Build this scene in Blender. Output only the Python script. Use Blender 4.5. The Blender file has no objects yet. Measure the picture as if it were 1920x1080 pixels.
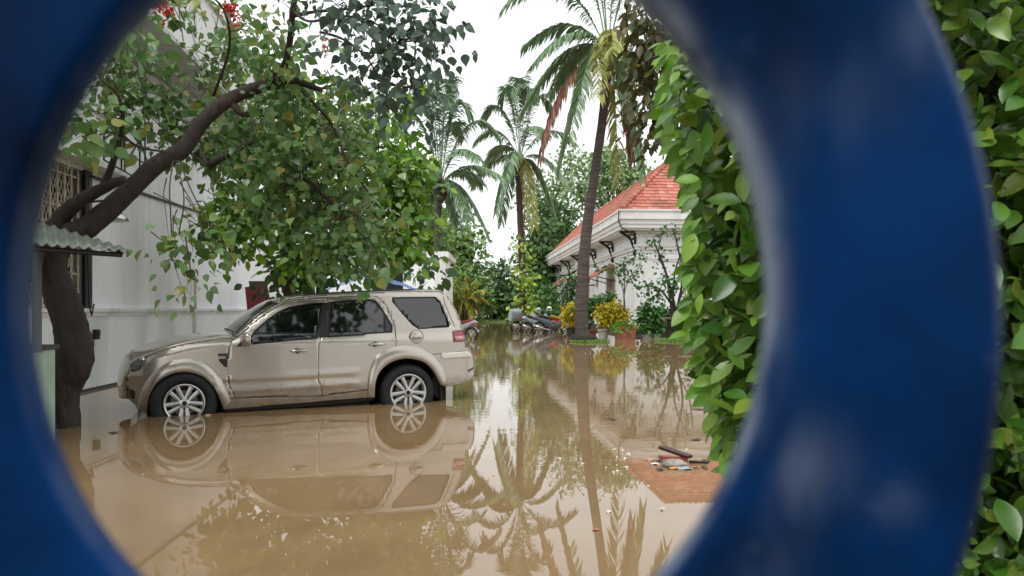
import bpy, bmesh, math, random
import numpy as np
from mathutils import Vector, Matrix
R = math.radians
rng = np.random.RandomState(7); random.seed(7)
C = bpy.context.scene.collection
scn = bpy.context.scene
# ------------------------------------------------------------------ camera, sky, sun, exposure
F = 1440.0; HZ = 580.0; CAMH = 1.2
cd = bpy.data.cameras.new('camera'); cam = bpy.data.objects.new('camera', cd); C.objects.link(cam)
cam.location = (0, 0, CAMH); cam.rotation_euler = (R(90), 0, 0)
cd.sensor_width = 36; cd.lens = 27; cd.shift_y = (HZ-540)/1920
cd.clip_start = .01; cd.clip_end = 3000
cd.dof.use_dof = True; cd.dof.focus_distance = 10; cd.dof.aperture_fstop = 12
scn.camera = cam
w = bpy.data.worlds.new('World'); scn.world = w; w.use_nodes = True
nt = w.node_tree; bg = nt.nodes['Background']
sky = nt.nodes.new('ShaderNodeTexSky'); sky.sky_type = 'NISHITA'; sky.sun_disc = False
sky.sun_elevation = R(58); sky.sun_rotation = R(205); sky.dust_density = 4; sky.air_density = 1
hs = nt.nodes.new('ShaderNodeHueSaturation'); hs.inputs['Saturation'].default_value = .08
mx = nt.nodes.new('ShaderNodeMix'); mx.data_type = 'RGBA'; mx.inputs[0].default_value = .6
mx.inputs[7].default_value = (9.5, 9.8, 9.9, 1)          # even overcast deck mixed with the clear sky
nt.links.new(sky.outputs[0], hs.inputs['Color']); nt.links.new(hs.outputs[0], mx.inputs[6])
nt.links.new(mx.outputs[2], bg.inputs[0]); bg.inputs[1].default_value = .12
sd = bpy.data.lights.new('sun', 'SUN'); sd.energy = .9; sd.angle = R(25); sd.color = (1, .97, .93)
so = bpy.data.objects.new('sun', sd); C.objects.link(so)
el, az = R(58), R(205)      # sky rotation measured clockwise from +Y
dv = Vector((math.sin(az)*math.cos(el), math.cos(az)*math.cos(el), math.sin(el)))
so.rotation_euler = dv.to_track_quat('Z', 'Y').to_euler()
scn.view_settings.view_transform = 'Standard'; scn.view_settings.look = 'None'
scn.view_settings.exposure = .62; scn.view_settings.gamma = 1
# ------------------------------------------------------------------ helpers
def P(px, py, Y): return np.array([(px-960)/F*Y, Y, CAMH+(HZ-py)/F*Y])
def hexc(h):
    c = [int(h[i:i+2], 16)/255 for i in (0, 2, 4)]
    return tuple(x/12.92 if x < .04045 else ((x+.055)/1.055)**2.4 for x in c)
def mat(name, col, rough=.6, metal=0, noise=0, scale=5, col2=None, bump=0, bscale=30, spec=.5, coat=0, trans=0, island=False, stretch=None, ramp=None, bdist=.01):
    m = bpy.data.materials.new(name); m.use_nodes = True; n = m.node_tree.nodes; l = m.node_tree.links
    b = n['Principled BSDF']; b.inputs['Roughness'].default_value = rough; b.inputs['Metallic'].default_value = metal
    b.inputs['Specular IOR Level'].default_value = spec; b.inputs['Coat Weight'].default_value = coat; b.inputs['Coat Roughness'].default_value = .06
    b.inputs['Base Color'].default_value = (*col, 1)
    tc = n.new('ShaderNodeTexCoord'); vec = tc.outputs['Object']
    if stretch:
        mp = n.new('ShaderNodeMapping'); mp.inputs['Scale'].default_value = stretch; l.new(vec, mp.inputs[0]); vec = mp.outputs[0]
    if island:
        g = n.new('ShaderNodeNewGeometry'); cr = n.new('ShaderNodeValToRGB'); l.new(g.outputs['Random Per Island'], cr.inputs[0])
        e = cr.color_ramp.elements; cols = ramp
        while len(e) < len(cols): e.new(.5)
        for i, c in enumerate(cols): e[i].position = i/(len(cols)-1); e[i].color = (*c, 1)
        colout = cr.outputs[0]
        l.new(colout, b.inputs['Base Color'])
        if trans:
            tr = n.new('ShaderNodeBsdfTranslucent'); l.new(colout, tr.inputs[0]); ms = n.new('ShaderNodeMixShader'); ms.inputs[0].default_value = trans
            l.new(b.outputs[0], ms.inputs[1]); l.new(tr.outputs[0], ms.inputs[2]); l.new(ms.outputs[0], n['Material Output'].inputs[0])
    elif col2 is not None:
        nz = n.new('ShaderNodeTexNoise'); nz.inputs['Scale'].default_value = scale; nz.inputs['Detail'].default_value = 6; nz.inputs['Roughness'].default_value = .6; l.new(vec, nz.inputs[0])
        cr = n.new('ShaderNodeValToRGB'); l.new(nz.outputs[0], cr.inputs[0]); e = cr.color_ramp.elements
        e[0].position = .35; e[0].color = (*col, 1); e[1].position = .68; e[1].color = (*col2, 1); l.new(cr.outputs[0], b.inputs['Base Color'])
    if bump:
        nb = n.new('ShaderNodeTexNoise'); nb.inputs['Scale'].default_value = bscale; nb.inputs['Detail'].default_value = 5; l.new(vec, nb.inputs[0])
        bp = n.new('ShaderNodeBump'); bp.inputs['Strength'].default_value = bump; bp.inputs['Distance'].default_value = bdist; l.new(nb.outputs[0], bp.inputs['Height']); l.new(bp.outputs[0], b.inputs['Normal'])
    return m
WL = {}
class MB:
    def __init__(s): s.v = []; s.f = []; s.mi = []
    def add(s, v, f, mi=0):
        o = len(s.v); s.v += [tuple(map(float, x)) for x in v]; s.f += [tuple(i+o for i in q) for q in f]; s.mi += [mi]*len(f)
    def box(s, c, size, rot=0, mi=0, tilt=None):
        x, y, z = [d/2 for d in size]; vs = [Vector(p) for p in [(-x,-y,-z),(x,-y,-z),(x,y,-z),(-x,y,-z),(-x,-y,z),(x,-y,z),(x,y,z),(-x,y,z)]]
        M = Matrix.Rotation(rot, 4, 'Z')
        if tilt: M = M @ Matrix.Rotation(tilt[0], 4, 'X') @ Matrix.Rotation(tilt[1], 4, 'Y')
        s.add([M @ p + Vector(c) for p in vs], [(0,3,2,1),(4,5,6,7),(0,1,5,4),(1,2,6,5),(2,3,7,6),(3,0,4,7)], mi)
    def tube(s, pts, rad, n=8, cap=True, mi=0, wob=0):
        pts = [Vector(map(float, p)) for p in pts]; k = len(pts)
        if not hasattr(rad, '__len__'): rad = [rad]*k
        vs = []; prev = None
        for i, p in enumerate(pts):
            t = (pts[min(i+1, k-1)]-pts[max(i-1, 0)]).normalized()
            if prev is None: a = t.orthogonal().normalized()
            else:
                a = prev - t*prev.dot(t)
                a = a.normalized() if a.length > 1e-6 else t.orthogonal().normalized()
            prev = a; b = t.cross(a)
            for j in range(n):
                th = 2*math.pi*j/n; r = rad[i]*(1+(wob*(random.random()-.5) if wob else 0))
                vs.append(p+(a*math.cos(th)+b*math.sin(th))*r)
        fs = [(i*n+j, i*n+(j+1) % n, (i+1)*n+(j+1) % n, (i+1)*n+j) for i in range(k-1) for j in range(n)]
        if cap: fs += [tuple(range(n))[::-1], tuple(range((k-1)*n, k*n))]
        s.add(vs, fs, mi)
    def lathe(s, c, prof, n=20, axis='Z', mi=0, M=None):
        vs = []
        for r, h in prof:
            for j in range(n):
                t = 2*math.pi*j/n; p = Vector((r*math.cos(t), r*math.sin(t), h))
                if axis == 'Y': p = Vector((p.x, p.z, -p.y))
                if M: p = M @ p
                vs.append(p+Vector(c))
        s.add(vs, [(i*n+j, i*n+(j+1) % n, (i+1)*n+(j+1) % n, (i+1)*n+j) for i in range(len(prof)-1) for j in range(n)], mi)
    def quad(s, a, b, c, d, mi=0): s.add([a, b, c, d], [(0, 1, 2, 3)], mi)
    def prism(s, poly, d, mi=0):
        # poly list of 3d points, extruded by vector d
        n = len(poly); poly = [Vector(map(float, p)) for p in poly]; d = Vector(map(float, d))
        s.add(poly+[p+d for p in poly], [tuple(range(n)), tuple(range(2*n-1, n-1, -1))]+[(i, i+n, (i+1) % n+n, (i+1) % n)[::-1] for i in range(n)], mi)
    def build(s, name, m, parent=None, smooth=False, loc=None, bevel=0, angle=None):
        me = bpy.data.meshes.new(name); off = Vector((0, 0, 0))
        if parent is not None and loc is None: off = WL.get(parent.name, Vector((0, 0, 0)))
        if loc is not None and parent is None: off = Vector(loc)
        V = np.array(s.v, dtype=float)-np.array(off)
        me.from_pydata(V.tolist(), [], s.f)
        for x in (m if isinstance(m, (list, tuple)) else [m]): me.materials.append(x)
        if any(s.mi): me.polygons.foreach_set('material_index', s.mi)
        if smooth: me.shade_smooth()
        if angle: me.shade_smooth(); me.set_sharp_from_angle(angle=R(angle))
        o = bpy.data.objects.new(name, me); C.objects.link(o)
        if parent is not None: o.parent = parent; WL[o.name] = WL.get(parent.name, Vector((0, 0, 0)))
        else: o.location = off; WL[o.name] = off
        if bevel:
            bv = o.modifiers.new('b', 'BEVEL'); bv.width = bevel; bv.segments = 2; bv.limit_method = 'ANGLE'
        return o
def tag(o, label=None, cat=None, group=None, kind=None):
    if label: o['label'] = label
    if cat: o['category'] = cat
    if group: o['group'] = group
    if kind: o['kind'] = kind
    return o
def thing(name, label, cat, loc=(0,0,0), rz=0, group=None, local=False):
    o = bpy.data.objects.new(name, None); C.objects.link(o); o.location = loc; o.rotation_euler = (0, 0, rz); o.empty_display_size = .2
    WL[o.name] = Vector((0,0,0)) if local else Vector(tuple(map(float, loc)))
    return tag(o, label, cat, group)
def np_mesh(name, V, Fc, m, parent=None, smooth=False):
    """V (n,3), Fc list of equal-size face arrays"""
    me = bpy.data.meshes.new(name); off = np.array(WL.get(parent.name, Vector((0,0,0)))) if parent is not None else np.zeros(3)
    V = (V-off).astype(np.float32)
    me.vertices.add(len(V)); me.vertices.foreach_set('co', V.ravel())
    tot = np.concatenate([np.full(len(f), f.shape[1]) for f in Fc]); idx = np.concatenate([f.ravel() for f in Fc])
    me.loops.add(len(idx)); me.loops.foreach_set('vertex_index', idx.astype(np.int32))
    me.polygons.add(len(tot)); st = np.concatenate([[0], np.cumsum(tot)[:-1]])
    me.polygons.foreach_set('loop_start', st.astype(np.int32)); me.polygons.foreach_set('loop_total', tot.astype(np.int32))
    me.update(calc_edges=True); me.materials.append(m)
    if smooth: me.shade_smooth()
    o = bpy.data.objects.new(name, me); C.objects.link(o)
    if parent is not None: o.parent = parent; WL[o.name] = Vector(tuple(off))
    return o
def nrm(a): return a/np.maximum(np.linalg.norm(a, axis=-1, keepdims=True), 1e-9)
def tmpl(prof, fold=.12, droop=.16):
    v = []; q = []
    for t, hw in prof: v += [[t, 0, -droop*t*t], [t, hw, fold*hw*2-droop*t*t], [t, -hw, fold*hw*2-droop*t*t]]
    for i in range(len(prof)-1): a = 3*i; b = a+3; q += [[a, b, b+1, a+1], [a, a+2, b+2, b]]
    return np.array(v, float), [np.array(q)]
T_FIG = tmpl([(0,.015),(.12,.13),(.32,.235),(.55,.25),(.76,.18),(.9,.09),(1,.004)])
T_HEART = tmpl([(0,.02),(.08,.26),(.25,.40),(.45,.39),(.66,.25),(.84,.10),(1,.004)], .1, .2)
T_BROAD = (np.array([[0,0,0],[.38,0,-.01],[.72,0,-.04],[1,0,-.14],[.3,.42,.07],[.66,.36,.03],[.3,-.42,.07],[.66,-.36,.03]]),
           [np.array([[0,1,4],[5,2,3],[0,6,1],[7,3,2]]), np.array([[4,1,2,5],[6,7,2,1]])])
T_OVAL = (np.array([[0,0,0],[.35,0,-.03],[.7,0,-.04],[1,0,-.1],[.28,.25,.05],[.65,.25,.03],[.28,-.25,.05],[.65,-.25,.03]]), T_BROAD[1])
T_LANCE = (np.array([[0,0,0],[.5,0,-.04],[1,0,-.2],[.45,.15,.02],[.45,-.15,.02]]), [np.array([[0,1,3],[3,1,2],[0,4,1],[4,2,1]])])
T_DIAM = (np.array([[0,0,0],[1,0,-.1],[.5,.32,.05],[.5,-.32,.05]]), [np.array([[0,1,2],[0,3,1]])])
def leaves(name, cen, axis, nor, size, T, m, parent, width=1., smooth=True):
    t, fs = T; N = len(cen); a = nrm(axis); s = nrm(np.cross(nor, a)); n = np.cross(a, s)
    sz = np.broadcast_to(size, (N,))[:, None, None]
    V = cen[:, None]+sz*(t[None, :, 0:1]*a[:, None]+t[None, :, 1:2]*width*s[:, None]+t[None, :, 2:3]*n[:, None])
    k = len(t); off = (np.arange(N)*k)[:, None, None]
    return np_mesh(name, V.reshape(-1, 3), [(f[None]+off).reshape(-1, f.shape[1]) for f in fs], m, parent, smooth)
def blob_points(blobs, per=7, spread=.16, shell=.5):
    """blobs: (px,py,rx,ry,Y,depth,n) -> cluster centres and leaf centres"""
    L = []; O = []; CC = []
    for (px, py, rx, ry, Y, dep, n) in blobs:
        c = P(px, py, Y); ax = np.array([rx/F*Y, dep, ry/F*Y]); k = max(1, int(n/per))
        d = nrm(rng.randn(k, 3)); r = rng.rand(k, 1)**shell
        cc = c+d*r*ax; CC.append(cc)
        q = np.repeat(cc, per, 0)+rng.randn(k*per, 3)*spread*np.array([1, 1, .8]); L.append(q)
        O.append(nrm(np.repeat(d, per, 0)*.6+nrm(q-np.repeat(cc, per, 0))))
    return np.concatenate(L), np.concatenate(O), CC
def foliage(name, blobs, size, T, m, parent, per=7, spread=.16, shell=.5, droop=.5, width=1., jit=.35, up=.8):
    L, O, CC = blob_points(blobs, per, spread, shell); N = len(L)
    ax = O+rng.randn(N, 3)*.6+np.array([0, 0, -droop]); nr = rng.randn(N, 3)*.6+np.array([0, 0, up])+np.array([0, -.25, 0])
    o = leaves(name, L, ax, nr, size*(1+jit*rng.randn(N)).clip(.5, 1.6), T, m, parent, width)
    return o, CC
def crv(pts, n=8):
    """catmull-rom through (x,y,z,r)"""
    p = np.array(pts, float); p = np.vstack([2*p[0]-p[1], p, 2*p[-1]-p[-2]]); out = []
    for i in range(1, len(p)-2):
        for t in np.linspace(0, 1, n, endpoint=False):
            a, b, c, d = p[i-1:i+3]; out.append(.5*((2*b)+(-a+c)*t+(2*a-5*b+4*c-d)*t*t+(-a+3*b-3*c+d)*t**3))
    out.append(p[-2]); return np.array(out)
def limb(mb, pts, n=8, seg=6, wob=.12):
    """pts: (px,py,Y,width_px)"""
    q = crv([(*P(a, b, Y), w/2/F*Y) for a, b, Y, w in pts], seg); mb.tube(q[:, :3], q[:, 3].clip(.002), n, wob=wob); return q
def twigs(mb, CC, anchors, r0=.02, n=4, frac=1., mxl=.75):
    A = np.array(anchors)[:, :3]
    for cc in CC:
        for p in cc:
            if rng.rand() > frac: continue
            d = np.linalg.norm(A-p, axis=1); a = A[d.argmin()]
            if d.min() > mxl: a = p+(a-p)*mxl*rng.uniform(.4, 1)/d.min()
            mid = (a+p)/2+np.array([0, 0, .12*d.min()])+rng.randn(3)*.05*d.min()
            mb.tube([a, mid, p], [r0, r0*.6, r0*.25], n, cap=False)
# ------------------------------------------------------------------ materials
M = {}
G = lambda *h: [hexc(x) for x in h]
def leafmat(k, *cols, trans=.25, rough=.38, spec=.5): M[k] = mat(k, (0,0,0), rough, trans=trans, island=True, ramp=G(*cols), spec=spec)
leafmat('coral_leaf', '406830', '5c8642', '7aa05a', '94b074', '4e763a', '66884a', '84a466', '466c34', '80a078', '648a50', 'a09c4c', '5a8040', rough=.3, trans=.35)
leafmat('mango_leaf', '34561a', '568428', '7ca834', '446c1e', '98bc40', '3a5e1c', trans=.35)
leafmat('backlit_leaf', '40564a', '52695c', '627866', '48624e', rough=.45)  # coral leaves again, coloured darker and bluer to look backlit
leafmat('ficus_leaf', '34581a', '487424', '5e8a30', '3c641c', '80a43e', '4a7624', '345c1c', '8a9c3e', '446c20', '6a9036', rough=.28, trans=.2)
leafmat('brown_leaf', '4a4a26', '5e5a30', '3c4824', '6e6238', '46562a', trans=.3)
leafmat('far_leaf', '527438', '6a8c48', '80a058', '5c7e3c', '94ac66', rough=.6)  # far and airy leaf colours paled in place of distance haze
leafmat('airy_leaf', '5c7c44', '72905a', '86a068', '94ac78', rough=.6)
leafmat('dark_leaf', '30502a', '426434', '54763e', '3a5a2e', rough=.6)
leafmat('yellow_leaf', 'b8a018', 'cdb422', '9a9018', 'd8c83a', '8a8a1c')
leafmat('lime_leaf', '5c8c22', '7aa834', '4a7420', '90b848')
leafmat('bush_leaf', '2c5a1e', '3c6e28', '4e8034', '2a501c')
leafmat('vine_leaf', '86a83a', 'a8c050', '6e9430', 'b8c860')
leafmat('areca_leaf', '7a9c2e', 'a8a832', 'c09a36', '5c8428')
leafmat('palm_leaf', '587858', '6e8c68', '84a07a', '64845f', '94ac80', rough=.4)  # leaf colour lightened to stand in for haze over the palms
leafmat('dry_leaf', '7a4a3e', '8e5c4c', '6a4236', '9a7a5a', rough=.6)
leafmat('palm_yellow', '9aa050', 'b4b468', '7c8c48', 'c8c080', rough=.5)
leafmat('red_petal', 'b01818', 'd03028', '981018')
leafmat('grass_blade', '4e7a24', '6a9634', '3c641c', '86a848', rough=.6)
M['bark'] = mat('bark', hexc('3a2e26'), .85, col2=hexc('5a4a3e'), scale=6, bump=.8, bscale=25, stretch=(1,1,.4), bdist=.04)
M['bark_dark'] = mat('bark_dark', hexc('2a2320'), .8, col2=hexc('403530'), scale=8, bump=.8, bscale=18, stretch=(1,1,.35), bdist=.05)
M['bark_grey'] = mat('bark_grey', hexc('55504a'), .85, col2=hexc('787068'), scale=8, bump=.6, bscale=20)
M['twig'] = mat('twig', hexc('4a4036'), .8)
# ------------------------------------------------------------------ setting: ground and flood water
def ground_mat():
    m = mat('ground_mud', hexc('6e5c40'), .9, col2=hexc('5e7038'), scale=.6, bump=.5, bscale=6); return m
NX, NY = 60, 120
gx = np.linspace(-260, 260, NX); gy = np.concatenate([np.linspace(-60, 64, 40), np.linspace(65, 76, 20), np.linspace(80, 600, 60)])
V = []; Fq = []
for y in gy:
    for x in gx:
        far = np.clip((y-67)/5, 0, 1); z = -.24+(.34*far)+.03*math.sin(x*1.7)*far
        V.append((x, y, z))
for j in range(len(gy)-1):
    for i in range(NX-1): Fq.append((j*NX+i, j*NX+i+1, (j+1)*NX+i+1, (j+1)*NX+i))
g = MB(); g.add(V, Fq); tag(g.build('ground', ground_mat(), smooth=True), kind='structure')
m = mat('muddy_water', hexc('a58a63'), .006, spec=.5); n = m.node_tree.nodes; l = m.node_tree.links; b = n['Principled BSDF']
b.inputs['IOR'].default_value = 1.41
tc = n.new('ShaderNodeTexCoord')
nz = n.new('ShaderNodeTexNoise'); nz.inputs['Scale'].default_value = .55; nz.inputs['Detail'].default_value = 8; nz.inputs['Distortion'].default_value = 1.6; l.new(tc.outputs['Object'], nz.inputs[0])
cr = n.new('ShaderNodeValToRGB'); cr.color_ramp.elements[0].position = .3; cr.color_ramp.elements[0].color = (*hexc('80684a'), 1)
cr.color_ramp.elements[1].position = .75; cr.color_ramp.elements[1].color = (*hexc('957b5a'), 1); l.new(nz.outputs[0], cr.inputs[0]); l.new(cr.outputs[0], b.inputs['Base Color'])
mp = n.new('ShaderNodeMapping'); mp.inputs['Scale'].default_value = (1.3, 2.6, 1); l.new(tc.outputs['Object'], mp.inputs[0])
rip = n.new('ShaderNodeTexNoise'); rip.inputs['Scale'].default_value = 2.2; rip.inputs['Detail'].default_value = 3; l.new(mp.outputs[0], rip.inputs[0])
rip2 = n.new('ShaderNodeTexNoise'); rip2.inputs['Scale'].default_value = .5; rip2.inputs['Detail'].default_value = 1; l.new(tc.outputs['Object'], rip2.inputs[0])
# breeze ripples lie over the open middle of the yard (around x = 0.3, y = 12)
sx = n.new('ShaderNodeSeparateXYZ'); l.new(tc.outputs['Object'], sx.inputs[0])
gr = n.new('ShaderNodeMath'); gr.operation = 'SUBTRACT'; gr.inputs[1].default_value = .3; l.new(sx.outputs[0], gr.inputs[0])
g2 = n.new('ShaderNodeMath'); g2.operation = 'ABSOLUTE'; l.new(gr.outputs[0], g2.inputs[0])
mr = n.new('ShaderNodeMapRange'); mr.inputs[1].default_value = 1.0; mr.inputs[2].default_value = 3.2; mr.inputs[3].default_value = 1; mr.inputs[4].default_value = .05; mr.clamp = True; l.new(g2.outputs[0], mr.inputs[0])
my = n.new('ShaderNodeMapRange'); my.inputs[1].default_value = 5.0; my.inputs[2].default_value = 8.5; my.inputs[3].default_value = .1; my.inputs[4].default_value = 1; my.clamp = True; l.new(sx.outputs[1], my.inputs[0])
mm = n.new('ShaderNodeMath'); mm.operation = 'MULTIPLY'; l.new(mr.outputs[0], mm.inputs[0]); l.new(my.outputs[0], mm.inputs[1])
mm2 = n.new('ShaderNodeMath'); mm2.operation = 'MULTIPLY'; l.new(mm.outputs[0], mm2.inputs[0]); l.new(rip.outputs[0], mm2.inputs[1])
ad = n.new('ShaderNodeMath'); ad.operation = 'MULTIPLY_ADD'; ad.inputs[1].default_value = .35; l.new(rip2.outputs[0], ad.inputs[0]); l.new(mm2.outputs[0], ad.inputs[2])
bp = n.new('ShaderNodeBump'); bp.inputs['Strength'].default_value = .13; bp.inputs['Distance'].default_value = .008; l.new(ad.outputs[0], bp.inputs['Height']); l.new(bp.outputs[0], b.inputs['Normal'])
wtr = MB(); wtr.quad((-120, -30, 0), (120, -30, 0), (120, 78, 0), (-120, 78, 0)); tag(wtr.build('flood_water', m), kind='structure')
# ------------------------------------------------------------------ blue gate ring right in front of the lens
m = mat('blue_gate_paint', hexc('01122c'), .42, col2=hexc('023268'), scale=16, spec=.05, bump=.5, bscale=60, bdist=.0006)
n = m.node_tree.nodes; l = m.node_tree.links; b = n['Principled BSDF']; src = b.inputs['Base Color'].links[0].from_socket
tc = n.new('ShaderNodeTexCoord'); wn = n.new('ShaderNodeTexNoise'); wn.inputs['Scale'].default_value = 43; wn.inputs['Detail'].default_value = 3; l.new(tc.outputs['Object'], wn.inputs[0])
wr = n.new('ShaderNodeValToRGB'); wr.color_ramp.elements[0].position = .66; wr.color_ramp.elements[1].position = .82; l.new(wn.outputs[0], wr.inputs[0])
geo = n.new('ShaderNodeAttribute'); geo.attribute_name = 'wear_light'; geo.attribute_type = 'GEOMETRY'  # pale scuffs together with light painted on the rims
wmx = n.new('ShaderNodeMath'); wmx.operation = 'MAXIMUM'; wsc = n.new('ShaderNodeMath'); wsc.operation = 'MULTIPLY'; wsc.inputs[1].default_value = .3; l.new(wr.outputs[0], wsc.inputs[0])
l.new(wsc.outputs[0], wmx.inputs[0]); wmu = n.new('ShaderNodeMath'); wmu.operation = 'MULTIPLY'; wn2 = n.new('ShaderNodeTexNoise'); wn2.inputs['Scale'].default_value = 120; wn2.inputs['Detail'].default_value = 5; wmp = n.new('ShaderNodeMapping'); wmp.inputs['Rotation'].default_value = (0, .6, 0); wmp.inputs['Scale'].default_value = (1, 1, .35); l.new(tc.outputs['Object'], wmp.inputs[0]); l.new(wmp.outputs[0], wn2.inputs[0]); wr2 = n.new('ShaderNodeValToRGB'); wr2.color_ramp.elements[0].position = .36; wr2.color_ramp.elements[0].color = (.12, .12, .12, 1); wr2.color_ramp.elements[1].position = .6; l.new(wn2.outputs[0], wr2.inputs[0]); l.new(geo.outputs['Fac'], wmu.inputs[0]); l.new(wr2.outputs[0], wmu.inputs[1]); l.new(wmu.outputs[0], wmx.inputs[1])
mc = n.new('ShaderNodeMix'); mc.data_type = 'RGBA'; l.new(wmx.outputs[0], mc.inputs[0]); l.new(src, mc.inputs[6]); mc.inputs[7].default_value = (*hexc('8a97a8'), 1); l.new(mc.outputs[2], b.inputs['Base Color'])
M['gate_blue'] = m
RY = .12
def ring_pt(a, k, dy):
    # k 0 = inner edge, 1 = outer edge
    ci = (732, 557, 718, 757); co = (732, 615, 1166, 1275)
    cx, cy, rx, ry = [ci[i]*(1-k)+co[i]*k for i in range(4)]
    p = P(cx+rx*math.cos(a), cy-ry*math.sin(a), RY); return (p[0], RY+dy, p[2])
root = thing('gate_ornament', 'thick dark blue painted metal gate ring with worn inner edge, paled by painted skylight', 'gate', (ring_pt(0,.5,0)[0]-.1, RY, 1.2))
prof = [(.0,.0035),(.006,.0018),(.02,.0006),(.05,0),(.1,-.0003),(.17,-.0005),(.24,-.0007),(.31,-.0008),(.38,-.0008),(.45,-.0009),(.52,-.0009),(.59,-.001),(.66,-.0009),(.73,-.0008),(.8,-.0006),(.86,-.0005),(.92,-.0003),(.97,.0008),(1,.003),(1.005,.006),(1.0,.010),(.95,.012),(.16,.010),(.035,.0085)]
rb = MB(); NA = 220; wear_light = []
for i in range(NA):
    a = 2*math.pi*i/NA
    for k, dy in prof:
        rb.v.append(ring_pt(a, k, dy))
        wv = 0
        if -.01 < k < .01 or k == .035: wv = .85*max(0, math.cos(a-.35))**.6 if math.cos(a-.35) > 0 else .12  # worn inner edge, with sky light on the bevel painted in
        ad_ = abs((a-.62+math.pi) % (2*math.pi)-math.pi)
        if k in (.02, .05, .1) and dy < .001: wv = {.02: .95, .05: .38, .1: .06}[k]*max(0, math.cos(1.5*ad_)) if ad_ < 1.04 else 0  # painted skylit band along the upper right inner rim
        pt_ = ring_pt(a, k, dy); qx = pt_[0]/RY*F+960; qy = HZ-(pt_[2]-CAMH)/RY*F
        for (bx, by, br, ba) in ((1500,880,55,.5),(1375,1040,75,.4),(1480,930,40,.35),(1680,945,26,.4),(1290,1060,50,.3),(1745,60,50,.4),(1560,200,80,.16),(60,760,50,.14),(150,960,60,.12)):  # pale scuffs, and a painted highlight by the upper right outer edge
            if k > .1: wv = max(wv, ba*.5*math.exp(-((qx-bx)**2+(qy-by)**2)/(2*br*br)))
        if k > .96 and dy < .008: wv = .55*max(0, math.cos((a-.55)*2.2)) if abs(a-.55) < .7 else 0  # painted highlight on the upper right outer edge
        wear_light.append(wv)
npf = len(prof)
for i in range(NA):
    for j in range(npf):
        rb.f.append((i*npf+j, i*npf+(j+1) % npf, ((i+1) % NA)*npf+(j+1) % npf, ((i+1) % NA)*npf+j)); rb.mi.append(0)
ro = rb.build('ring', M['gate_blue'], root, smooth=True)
at = ro.data.attributes.new('wear_light', 'FLOAT', 'POINT'); at.data.foreach_set('value', wear_light)
for s in (1, -1):
    q = MB(); c = ring_pt(s*math.pi/2, .9, .006); q.box((c[0], RY+.008, c[2]+s*.55), (.03, .008, 1.1)); q.build('bar', M['gate_blue'], root)
# ------------------------------------------------------------------ left white building
def wx(Y): return -6.25-.08*(Y-11.15)
LD = Vector((-.08, 1, 0)).normalized(); LA = math.atan2(LD.y, LD.x)-math.pi/2   # box rot so that local y runs along the wall
def stain_mat(name, base, dirt, sc, streak=(1, 1, .12), lo=.5, hi=.8, amt=.8, rough=.75):
    m = mat(name, hexc(base), rough, col2=hexc(dirt), scale=sc, stretch=streak, bump=.25, bscale=18, bdist=.01)
    for nd in m.node_tree.nodes:
        if nd.type == 'VALTORGB': nd.color_ramp.elements[0].position = lo; nd.color_ramp.elements[1].position = hi
    return m
M['wall_white'] = stain_mat('wall_white', 'eceff2', 'bfc3c4', .9)
M['wall_low'] = stain_mat('wall_low', 'e6e9ea', 'b4b6b0', 1.1)
M['trim_white'] = stain_mat('trim_white', 'dfe0e0', 'b9bbb8', 2.5)
M['soffit'] = mat('soffit', hexc('b9bbba'), .8, col2=hexc('a2a4a2'), scale=2)
M['black_metal'] = mat('black_metal', hexc('1c1c1e'), .45, metal=.3)
M['cream_metal'] = mat('cream_metal', hexc('cfc9b8'), .5, col2=hexc('a89878'), scale=9)
M['dark_void'] = mat('dark_void', hexc('1a1c1e'), .3)
M['rubber'] = mat('rubber', hexc('17171a'), .75, col2=hexc('222226'), scale=12)
M['pipe_grey'] = mat('pipe_grey', hexc('8d9092'), .5)
bl = thing('white_building', 'long white two storey building with stained plaster wall and deep roof overhang on the left', 'building', (wx(15), 15, 0))
def wallbox(mb, y0, y1, z0, z1, prot, thick=.3, back=0):
    yc = (y0+y1)/2; L = (y1-y0)*math.hypot(1, .08)
    cx = wx(yc)+prot-thick/2; mb.box((cx, yc, (z0+z1)/2), (thick, L, z1-z0), rot=math.atan(.08))
def side_wall_with_window():
    q = MB(); w0, w1, zt = 8.9, 11.35, 3.22
    wallbox(q, 3, w0, -.3, 5.5, 0); wallbox(q, w1, 20.2, -.3, 5.5, 0); wallbox(q, w0, w1, -.3, 1.17, 0); wallbox(q, w0, w1, zt, 5.5, 0); return q
side_wall_with_window().build('wall', M['wall_white'], bl)
q = MB(); wallbox(q, 3, 20.23, -.3, 1.16, .035, .03); q.build('dado', M['wall_low'], bl)
q = MB(); wallbox(q, 3, 20.26, 1.161, 1.215, .075, .07); wallbox(q, 3, 20.25, 1.10, 1.158, .05, .045); q.build('dado_rail', M['trim_white'], bl)
q = MB(); wallbox(q, 10.9, 20.24, -.02, .04, .05, .05); q.build('plinth', M['dark_void'], bl)
q = MB(); wallbox(q, 3, 20.2, 3.26, 3.95, .22, .22); wallbox(q, 3, 20.2, 3.95, 4.03, .28, .28)
q2 = MB(); wallbox(q2, 3, 12.3, 3.27, 4.0, .3, .29); wallbox(q2, 3, 12.35, 4.0, 4.07, .36, .35); wallbox(q2, 3, 12.32, 4.2, 4.27, .1, .1); q2.build('ledge', M['trim_white'], bl)
q = MB(); wallbox(q, 3, 20.6, 5.42, 5.5, 1.0, 1.3); q.build('soffit', M['soffit'], bl)
q = MB(); wallbox(q, 3, 20.7, 5.503, 6.7, 1.0, .16); wallbox(q, 3, 20.75, 6.7, 6.8, 1.06, .3); q.build('parapet', M['trim_white'], bl)
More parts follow.
